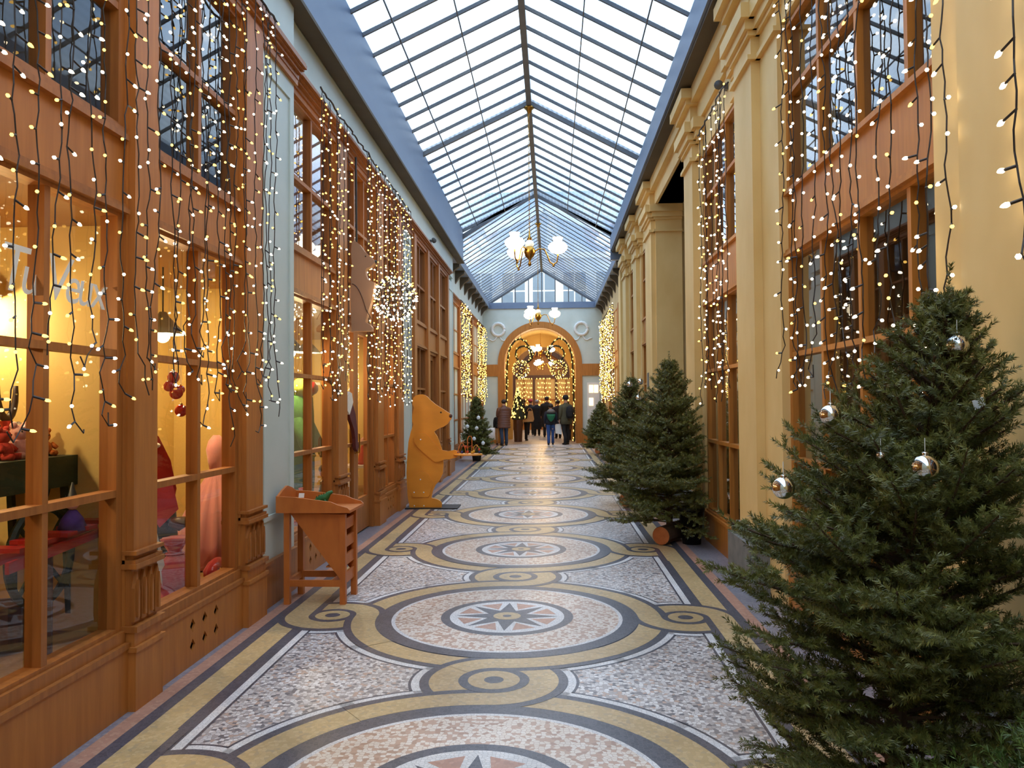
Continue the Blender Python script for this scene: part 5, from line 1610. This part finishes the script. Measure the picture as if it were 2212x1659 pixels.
cart_t.location += Vector((-0.02, 0.80, 0.03))
sl.location += Vector((0.12, 0.55, 0.03))
sl.scale = (0.6, 1, 1)
wd.location += Vector((0.12, 0.72, 0.03))
hd.location += Vector((0.25, 1.02, 0.08))
sh.location.y += 0.75
td.location += Vector((0.02, 0.93, -0.0))
td.scale = (1.12, 1.12, 1.08)
wt.location += Vector((-0.05, 0.70, -0.08))
wt.rotation_euler = (0, 0, -1.0)
pc.rotation_euler = (0, 0, 0)
hp_.location += Vector((-0.22, 0.95, 0))
rgft.location.y += 0.28
rgft.scale = (1.25, 1.25, 1.2)
rg2.location.y += 0.35
rg3.location += Vector((0.02, 0.36, 0))
pc.location.y += 0.33
gb.location.y += 0.36
gm.location += Vector((0.05, 1.1, 0.05))
bd.location += Vector((0, 1.40, 0))
pb.location.y += 0.95
bk.location.y += 0.95
# ---- right shop: counter and shelves with boxes
ct2 = thing('shop_counter', 'dark wooden counter inside the nearest right shop', 'counter', (3.0, 4.6, 0.34))
MB().box(2.7, 3.2, 3.2, 5.7, 0.34, 1.15).build('counter_body', WOODD, ct2)
MB().box(2.65, 3.25, 3.15, 5.75, 1.15, 1.19).build('counter_top', WOOD2, ct2)
sv = thing('wall_shelf', 'dark wooden shelves at the back of the nearest right shop', 'shelf', (4.0, 4.6, 0.34))
for z in (0.8, 1.3, 1.8, 2.3):
    MB().box(3.85, 4.18, 2.6, 5.9, z, z + 0.03).build('board', WOOD2, sv)
for k in range(9):
    z = (0.83, 1.33, 1.83)[k % 3]
    y = 3.2 + 0.29 * k
    c = MB().box(3.92, 4.1, y, y + 0.2, z, z + 0.2 + 0.03 * (k % 2)).build('storage_box', (CARD, WOOD2, DESKW)[k % 3])
    tag(c, ('pale', 'brown', 'reddish')[k % 3] + ' storage box on the ' + ('lowest', 'middle', 'upper')[k % 3] + ' filled shelf of the dark right shop, ' + ('near', 'middle', 'far')[k // 3] + ' end', 'box', 'boxes on the shop shelves')
gl_ = thing('indicator_light', 'tiny green lit indicator inside the nearest right shop', 'indicator', (3.7, 4.9, 2.2))
MB().ball((2.62, 4.42, 2.19), 0.012, 8, 6).build('green_lens', mk_emit('green_lens_lit', (40, 255, 110), 5.0), gl_, True)
MB().box(2.63, 4.18, 4.40, 4.44, 2.18, 2.20).build('indicator_arm', BLACKM, gl_)
# ================================================================== ARCH GARLAND
GARL = mk('garland_green', (30, 44, 30), (20, 32, 22), 12.0, (1, 1, 1), 0.7)
def garland(sg, label):
    t = thing('garland', label, 'garland', (XC + sg * 1.28, YE - 0.12, 0))
    pts = []
    # curl, then over to the jamb and down to the floor
    for k in range(26):
        a = -0.6 + k * (2 * PI * 1.12) / 25
        r = 0.27 + 0.004 * k
        pts.append((XC + sg * (0.62 - r * math.cos(a)), YE - 0.12, 3.48 + r * math.sin(a) * 1.0))
    seg = [(0.55, 3.95), (0.75, 4.08), (0.95, 4.0), (1.12, 3.8), (1.22, 3.5), (1.27, 3.1), (1.29, 2.6), (1.30, 2.0), (1.31, 1.4), (1.31, 0.8), (1.31, 0.3), (1.31, 0.06)]
    pts += [(XC + sg * x, YE - 0.12, z) for x, z in seg]
    P = [Vector(p) for p in pts]
    MB().tube(P, 0.028, 6).build('garland_core', GARL, t)
    fine = []
    for a, b in zip(P[:-1], P[1:]):
        n = max(1, int((b - a).length / 0.06))
        for i in range(n):
            fine.append(a.lerp(b, i / n))
    fine = np.array([tuple(p) for p in fine])
    rs = np.random.RandomState(3)
    v, f = needles_on(rs, fine[:-1], fine[1:], 260, 0.075, 0.012, 0.3)
    np_mesh('garland_needles', v, f, GARL, t, 4)['kind'] = 'stuff'
    vs, fs = [], []
    for i in range(0, len(fine), 1):
        if rs.rand() < 0.5:
            off = np.array([rs.uniform(-0.06, 0.06), -0.075, rs.uniform(-0.03, 0.03)])
            vs.append(BV * 2.2 + fine[i] + off)
            fs += [tuple(q + (len(vs) - 1) * len(BV) for q in g) for g in BF]
    me = bpy.data.meshes.new('bulb_mass')
    me.from_pydata(np.concatenate(vs).tolist(), [], fs)
    me.materials.append(BULBY)
    link('bulb_mass', me, t)['kind'] = 'stuff'
garland(-1, 'dark scrolled garland with lights down the left side of the arch')
garland(1, 'dark scrolled garland with lights down the right side of the arch')

# ================================================================== SHOP CLOSING THE VIEW
es = Front(0, 1, 'wooden arched shopfront closing the view beyond the arch', 45.8, 46)
es.P = lambda u, v, d: (u, 45.9 - d, v)
est = es.t
MB().box(-1.9, 1.8, 45.85, 46, 3.0, 3.2).build('transom', WOODD, est)
for x in (-1.9, -0.75, 0.55, 1.7):
    MB().box(x, x + 0.14, 45.8, 46, 0, 3.0).build('pilaster', WOODD, est)
AMB = mk('lit_shop_back', (236, 196, 120), (224, 178, 98), 1.2)
for (a, b) in ((-1.76, -0.75), (-0.61, 0.55), (0.69, 1.7)):
    g = MB().box(a, b, 45.93, 45.97, 0.4, 3.0).build('window_back', AMB, est)
    MB().box(a, b, 45.80, 45.92, 1.75, 1.80).build('muntin', WOOD, g)
    MB().box((a + b) / 2 - 0.025, (a + b) / 2 + 0.025, 45.80, 45.92, 0.4, 3.0).build('muntin', WOOD, g)
ra = MB()
pa = [(XC + x, 3.2 + z) for x, z in arc((0, 0), 1.5, 180, 0, 20)]
pi_ = [(XC + x, 3.2 + z) for x, z in arc((0, 0), 1.25, 180, 0, 20)]
n_ = len(pa)
ra.add([(u, 45.8, v) for u, v in pa] + [(u, 45.8, v) for u, v in pi_] + [(u, 46, v) for u, v in pa] + [(u, 46, v) for u, v in pi_], sum([[(i, i + 1, n_ + i + 1, n_ + i), (i, 2 * n_ + i, 2 * n_ + i + 1, i + 1), (n_ + i, n_ + i + 1, 3 * n_ + i + 1, 3 * n_ + i)] for i in range(n_ - 1)], []))
ra.build('arch_moulding', WOODD, est)
point_light('hall_fill_light', (XC, 40.0, 3.2), 85, (255, 200, 120), 0.25)  # added fill light below the hall chandelier, no lamp of its own
point_light('hall_fill_light', (XC, YE + 2.2, 3.4), 16, (255, 200, 120), 0.25)  # second added fill, below the passage chandelier
# small lit fir of lights by the left passage wall
lt = thing('light_cone', 'dark cone bush glowing with amber lights by the left arch jamb', 'bush', (-1.02, YE + 1.2, 0))
MB().lathe([(0.22, 0.9), (0.26, 1.0), (0.2, 1.4), (0.12, 1.8), (0.02, 2.2)], 14, (-1.02, YE + 1.2, 0), 1, 1, lambda a, i: 1 + 0.2 * math.sin(a * 5 + i)).build('foliage', GARL, lt)
MB().lathe([(0.16, 0.0), (0.2, 0.9), (0.22, 0.92)], 14, (-1.02, YE + 1.2, 0)).build('pedestal', WOODD, lt)
vs, fs = [], []
rs = np.random.RandomState(8)
for k in range(130):
    z = 0.95 + 1.2 * rs.rand() ** 1.2
    r = 0.30 * (1 - (z - 0.95) / 1.35)
    a = rs.rand() * 2 * PI
    vs.append(BV * 2.6 + np.array([-1.02 + r * math.cos(a), YE + 1.2 + r * math.sin(a), z]))
    fs += [tuple(q + (len(vs) - 1) * len(BV) for q in g) for g in BF]
me = bpy.data.meshes.new('bulb_mass')
me.from_pydata(np.concatenate(vs).tolist(), [], fs)
me.materials.append(BULBY)
link('bulb_mass', me, lt)['kind'] = 'stuff'
# lit pictures in the display case on the end wall
for i, (x, z, lab) in enumerate(((1.80, 1.95, 'upper left glowing picture in the end wall display case'), (1.99, 1.95, 'upper right glowing picture in the end wall display case'), (1.80, 1.45, 'lower glowing picture in the end wall display case'))):
    c = MB().box(x, x + 0.16, YE - 0.06, YE - 0.042, z, z + 0.3).build('lit_picture', mk_emit('lit_picture_%d' % i, (255, 214, 160), 1.6))
    tag(c, lab, 'picture')

# ================================================================== COVERED TABLE AND CHAIR
CLOTH = mk('white_cloth', (222, 222, 222), (204, 204, 206), 8.0, (1, 1, 1), 0.85)
tb = thing('covered_table', 'small round table under a white cloth beside the far left fir', 'table', (-1.88, 26.2, 0))
MB().lathe([(0.04, 0.72), (0.40, 0.73), (0.42, 0.715), (0.40, 0.55), (0.42, 0.35)], 48, (-1.88, 26.2, 0), 0.75, 0.8, lambda a, i: 1 + (0.08 if i > 2 else 0.02 if i == 2 else 0) * math.sin(a * 9)).build('tablecloth', CLOTH, tb, True)
for a in range(3):
    ca, sa = math.cos(a * 2.1 + 0.4), math.sin(a * 2.1 + 0.4)
    MB().tube([(-1.88, 26.2, 0.36), (-1.88 + 0.22 * ca, 26.2 + 0.22 * sa, 0.0)], 0.015, 6).build('leg', WHITEP, tb)
MB().tube([(-1.88, 26.2, 0.36), (-1.88, 26.2, 0.72)], 0.02, 8).build('post', WHITEP, tb)

# ================================================================== PEOPLE
SKIN = mk('skin', (206, 160, 132), (192, 144, 118), 10.0, (1, 1, 1), 0.55)
def skinned(name, verts, edges, radii, mat, parent, sub=1, root=0):
    me = bpy.data.meshes.new(name)
    me.from_pydata(verts, edges, [])
    me.materials.append(mat)
    o = link(name, me, parent)
    md = o.modifiers.new('skin', 'SKIN')
    md.use_smooth_shade = True
    ly = me.skin_vertices[0].data if me.skin_vertices else None
    if ly is None:
        bm = bmesh.new(); bm.from_mesh(me); bm.verts.layers.skin.verify(); bm.to_mesh(me); bm.free()
        ly = me.skin_vertices[0].data
    for i, r in enumerate(radii):
        ly[i].radius = r if isinstance(r, tuple) else (r, r)
    ly[root].use_root = True
    s = o.modifiers.new('subsurf', 'SUBSURF')
    s.levels = sub
    s.render_levels = sub
    return o
def person(label, loc, H, rz, coat, trousers, hair, shoes, coat_len=0.50, bulk=1.0, hat=None, arms='down', stride=0.1, sleeves=True, hairlen=0.0, lean=0.0):
    """standing figure; local +y is the way the person faces"""
    t = thing('person', label, 'person', loc, local=True)
    t.rotation_euler = (0, 0, rz)
    k = H / 1.72
    t.scale = (k, k, k)
    sx = 0.175
    V, E, Rr = [], [], []
    def chain(pts, rad, start=None):
        prev = start
        for p, r in zip(pts, rad):
            V.append(p); Rr.append(r)
            if prev is not None:
                E.append((prev, len(V) - 1))
            prev = len(V) - 1
        return prev
    pel = chain([(0, 0, 0.94)], [(0.13, 0.10)])
    chest = chain([(0, 0.0, 1.12), (0, 0.005 + lean * 0.5, 1.28), (0, 0.0 + lean, 1.40)], [(0.115, 0.09), (0.14, 0.10), (0.10, 0.08)], pel)
    head = chain([(0, 0.01 + lean, 1.48), (0, 0.025 + lean, 1.56), (0, 0.03 + lean, 1.66)], [0.05, 0.078, 0.075], chest)
    hands = []
    for s in (-1, 1):
        if arms == 'down':
            el, wr = (s * 0.235, -0.02, 1.14), (s * 0.24, 0.05, 0.90)
        elif arms == 'front':
            el, wr = (s * 0.235, 0.0, 1.14), (s * 0.12, 0.2, 1.08)
        else:
            el, wr = (s * 0.25, -0.03, 1.15), (s * 0.24, 0.16, 1.02)
        sh = chain([(s * sx, lean, 1.385), el, wr], [0.055, 0.042, 0.028], chest)
        w = Vector(wr)
        dv = (w - Vector(el)).normalized()
        pm = w + dv * 0.06
        ph = chain([tuple(pm)], [(0.03, 0.022)], sh)
        side = Vector((0, 1, 0)) if arms == 'down' else Vector((1, 0, 0))
        for q, ln_ in ((-1.5, 0.055), (-0.5, 0.068), (0.5, 0.064), (1.5, 0.05)):
            a = pm + side * q * 0.013 + dv * 0.03
            b = a + dv * ln_ * 0.6 + Vector((-s * 0.008, 0, 0))
            c_ = b + dv * ln_ * 0.5 + Vector((-s * 0.016, 0, 0))
            chain([tuple(a), tuple(b), tuple(c_)], [0.009, 0.0085, 0.007], ph)
        th = pm - dv * 0.02 + side * 0.03
        chain([tuple(th), tuple(th + dv * 0.04 + side * 0.012)], [0.01, 0.008], ph)
    LEGS = []
    for s in (-1, 1):
        off = stride * s
        hip, kn, an = (s * 0.09, 0, 0.90), (s * 0.10, 0.03 + off * 0.5, 0.50), (s * 0.10, -0.02 + off, 0.09)
        chain([hip, kn, an, (s * 0.115, 0.10 + off, 0.035)], [0.07, 0.05, 0.034, (0.03, 0.02)], pel)
        LEGS.append((hip, kn, an, s, off))
    b = skinned('body', V, E, Rr, SKIN, t, 1)
    # face: nose, eyes, mouth and ears on the head
    MB().ball((0, 0.108 + lean, 1.59), 0.014, 8, 6, (0.8, 1.2, 1.3)).build('nose', SKIN, b, True)
    for s in (-1, 1):
        MB().ball((s * 0.03, 0.097 + lean, 1.625), 0.009, 8, 6).build('eye', BLACKM, b, True)
        MB().ball((s * 0.08, 0.02 + lean, 1.61), 0.02, 8, 6, (0.5, 0.8, 1.3)).build('ear', SKIN, b, True)
    MB().ball((0, 0.10 + lean, 1.55), 0.018, 8, 6, (1.2, 0.4, 0.4)).build('mouth', mk('lips_' + t.name, (170, 96, 84)), b, True)
    # hair shell
    hb = MB().ball((0, 0.012 + lean, 1.665), 0.098, 18, 12, (1.0, 1.05, 0.92))
    hb.v = [(x, min(y, 0.075 + lean), z) if z < 1.68 else (x, y, z) for x, y, z in hb.v]
    if hairlen:
        hb.tube([(0, -0.05 + lean, 1.64), (0, -0.075 + lean, 1.5), (0, -0.085 + lean, 1.5 - hairlen)], [0.085, 0.095, 0.05], 12)
    hb.build('hair', hair, t, True)
    if hat:
        MB().lathe([(0.108, 0.0), (0.112, 0.05), (0.10, 0.10), (0.06, 0.14), (1e-6, 0.15)], 18, (0, 0.015 + lean, 1.64)).build('hat', hat, t, True)
    # coat with sleeves
    z0 = 1.40 - coat_len - 0.12
    B = bulk
    prof = [(0.185 * B, z0), (0.20 * B, z0 + 0.12), (0.195 * B, 1.0), (0.185 * B, 1.15), (0.205 * B, 1.30), (0.19 * B, 1.39), (0.09, 1.47), (0.075, 1.50)]
    cm = MB()
    if bulk > 1.15:
        pr = []
        zz = z0
        while zz < 1.36:
            u = (zz - z0) / (1.36 - z0)
            base = 0.19 * B * (1.0 - 0.05 * u)
            pr += [(base * 0.94, zz), (base * 1.03, zz + 0.045), (base * 0.94, zz + 0.09)]
            zz += 0.09
        prof = pr + [(0.17 * B, 1.41), (0.10, 1.47), (0.085, 1.52)]
    cm.lathe(prof, 24, (0, 0, 0), 1.05, 0.72)
    cm.v = [(x, y + lean * max(0, (z - 1.0) / 0.4), z) for x, y, z in cm.v]
    cm.build('coat', coat, t, True)
    for s in (-1, 1):
        if arms == 'down':
            el, wr = (s * 0.245, -0.02, 1.14), (s * 0.245, 0.045, 0.91)
        elif arms == 'front':
            el, wr = (s * 0.24, 0.0, 1.14), (s * 0.13, 0.19, 1.085)
        else:
            el, wr = (s * 0.25, -0.03, 1.15), (s * 0.24, 0.15, 1.025)
        MB().tube([(s * 0.12, lean, 1.40), (s * 0.19, lean, 1.36), (s * 0.225, lean * 0.6, 1.26), el, (Vector(el).lerp(Vector(wr), 0.5)), wr], [0.06 * B, 0.075 * B, 0.066 * B, 0.06 * B, 0.052 * B, 0.043 * B], 12).build('sleeve', coat, t, True)
    for (hip, kn, an, s, off) in LEGS:
        MB().tube([(hip[0], hip[1], 0.98), hip, (kn[0], kn[1], kn[2] + 0.2), kn, (an[0], an[1], 0.28), (an[0], an[1], 0.07)], [0.09, 0.10, 0.09, 0.072, 0.064, 0.062], 12).build('trouser_leg', trousers, t, True)
        MB().tube([(an[0], an[1] - 0.05, 0.035), (an[0], an[1], 0.045), (an[0] + s * 0.01, an[1] + 0.09, 0.035), (an[0] + s * 0.015, an[1] + 0.17, 0.028)], [0.034, 0.045, 0.042, 0.026], 10).build('shoe', shoes, t, True)
    return t
JEANS = mk('blue_jeans', (54, 72, 98), (42, 58, 82), 30.0, (1, 1, 1), 0.9)
JEANSB = mk('bright_blue_jeans', (50, 86, 150), (40, 70, 126), 30.0, (1, 1, 1), 0.9)
BROWNP = mk('brown_puffer', (104, 62, 42), (86, 48, 32), 10.0, (1, 1, 1), 0.5)
BLK = mk('black_cloth', (24, 24, 28), (16, 16, 18), 10.0, (1, 1, 1), 0.85)
NAVY = mk('navy_cloth', (26, 30, 48), (18, 22, 36), 10.0, (1, 1, 1), 0.8)
OLIVE = mk('olive_cloth', (84, 80, 58), (68, 66, 48), 10.0, (1, 1, 1), 0.85)
GREYC = mk('grey_cloth', (120, 116, 112), (104, 100, 98), 10.0, (1, 1, 1), 0.85)
TAN = mk('tan_leather', (190, 148, 96), (172, 128, 80), 10.0, (1, 1, 1), 0.6)
HDARK = mk('dark_hair', (40, 28, 24), (28, 20, 18), 30.0, (1, 1, 0.3), 0.6)
HGREY = mk('grey_hair', (170, 164, 158), (150, 144, 140), 30.0, (1, 1, 0.3), 0.7)
SHOE = mk('dark_shoes', (28, 26, 28), (20, 18, 20), 10.0, (1, 1, 1), 0.5)
REDH = mk('rose_wool', (196, 84, 84), (176, 68, 70), 20.0, (1, 1, 1), 0.9)
p1 = person('person in a brown quilted coat and jeans standing left of the arch with back turned', (-1.42, 28.9, 0), 1.68, 0.35, BROWNP, JEANS, HDARK, SHOE, 0.62, 1.28, None, 'front', 0.06)
p2 = person('person in black carrying a large tan tote bag inside the arch', (-0.84, 32.6, 0), 1.70, -0.3, BLK, BLK, HDARK, SHOE, 0.5, 1.0, None, 'bent', 0.08, True, 0.2)
p3 = person('person in dark jacket and blue jeans in the middle of the arch', (0.30, 29.4, 0), 1.50, 0.1, NAVY, JEANSB, HDARK, SHOE, 0.42, 1.05, None, 'down', 0.1)
p4 = person('tall person in an olive coat and black beanie right of the arch middle', (0.88, 29.45, 0), 1.80, 0.55, OLIVE, BLK, HDARK, SHOE, 0.55, 1.12, BLK, 'down', 0.08)
p5 = person('person with grey hair in a long black coat seen from behind beyond the arch', (-0.36, 37.5, 0), 1.70, 0.1, BLK, BLK, HGREY, SHOE, 0.95, 1.12, None, 'down', 0.04)
p6 = person('person in a rose knitted hat and dark coat beyond the arch', (-0.70, 38.6, 0), 1.72, -0.2, BLK, BLK, HDARK, SHOE, 0.7, 1.1, REDH, 'down', 0.04)
p7 = person('tall person in a black coat standing beyond the jeans wearer', (0.12, 36.2, 0), 1.84, 0.0, BLK, BLK, HDARK, SHOE, 0.85, 1.15, None, 'down', 0.05)
p8 = person('person in a navy coat half hidden behind the olive coat', (0.62, 34.6, 0), 1.66, 0.3, NAVY, BLK, HDARK, SHOE, 0.7, 1.1, None, 'down', 0.04)
p9 = person('person in a brown coat at the right edge inside the arch', (1.0, 33.0, 0), 1.60, -0.2, mk('camel_coat', (120, 86, 60), (104, 72, 50)), NAVY, HDARK, SHOE, 0.8, 1.08, None, 'down', 0.04)
p10 = person('child in tan trousers half hidden behind the brown quilted coat', (-1.66, 29.6, 0), 1.25, 0.2, BLK, TAN, HDARK, SHOE, 0.42, 1.0, None, 'down', 0.04)
# bags and backpacks
tt = thing('tote_bag', 'large tan tote bag on the arm of the person in black', 'bag', (-0.62, 32.35, 0.7))
MB().prism([(-0.24, 0.0), (0.22, 0.02), (0.26, 0.12), (0.2, 0.46), (0.02, 0.46), (-0.02, 0.18), (-0.22, 0.14)], lambda u, v, d: (-0.64 + u, 32.3 + d, 0.78 + v), -0.07, 0.07).build('bag_body', TAN, tt)
MB().tube([(-0.56 + 0.1 * math.cos(PI * k / 8), 32.3, 1.22 + 0.14 * math.sin(PI * k / 8)) for k in range(9)], 0.012, 6).build('handle', TAN, tt)
hb_ = thing('handbag', 'small black handbag in front of the tan tote', 'bag', (-0.78, 32.2, 0.9))
MB().box(-0.89, -0.67, 32.15, 32.23, 0.93, 1.15).build('bag_body', BLK, hb_)
MB().tube([(-0.78 + 0.09 * math.cos(PI * k / 8), 32.19, 1.15 + 0.16 * math.sin(PI * k / 8)) for k in range(9)], 0.009, 5).build('handle', BLK, hb_)
GRB = mk('green_nylon', (30, 120, 84), (22, 100, 70), 12.0, (1, 1, 1), 0.6)
bp = thing('backpack', 'green and grey backpack on the person in blue jeans', 'backpack', (0.3, 29.2, 0.9))
MB().lathe([(0.02, 0.0), (0.10, 0.08), (0.15, 0.2), (0.16, 0.28)], 18, (0.315, 29.18, 0.87), 1, 0.6).build('pack_body', GRB, bp, True)
MB().lathe([(0.16, 0.0), (0.17, 0.03), (0.16, 0.06)], 18, (0.315, 29.18, 1.15), 1, 0.62).build('pack_band', BLK, bp, True)
MB().lathe([(0.155, 0.0), (0.14, 0.07), (0.08, 0.12), (0.01, 0.13)], 18, (0.315, 29.18, 1.21), 1, 0.62).build('pack_top', GREYC, bp, True)
bp2 = thing('backpack', 'black backpack on the person in the olive coat', 'backpack', (0.98, 29.3, 1.0))
MB().lathe([(0.10, 0.0), (0.16, 0.06), (0.17, 0.25), (0.14, 0.42), (0.05, 0.48)], 18, (1.02, 29.25, 0.98), 0.85, 0.7).build('pack_body', BLK, bp2, True)
MB().box(0.94, 1.10, 29.10, 29.16, 1.06, 1.22).build('pack_pocket', BLK, bp2)
wb = thing('shopping_bag', 'white shopping bag hanging from the hand of the olive coat wearer', 'bag', (0.60, 29.6, 0.4))
MB().prism([(-0.10, 0.0), (0.14, -0.04), (0.10, 0.36), (-0.12, 0.34)], lambda u, v, d: (0.58 + u, 29.5 + d, 0.42 + v), -0.05, 0.05).build('bag_body', WHITEP, wb)
MB().tube([(0.56 + 0.07 * math.cos(PI * k / 6), 29.5, 0.77 + 0.12 * math.sin(PI * k / 6)) for k in range(7)], 0.007, 5).build('handle', WHITEP, wb)
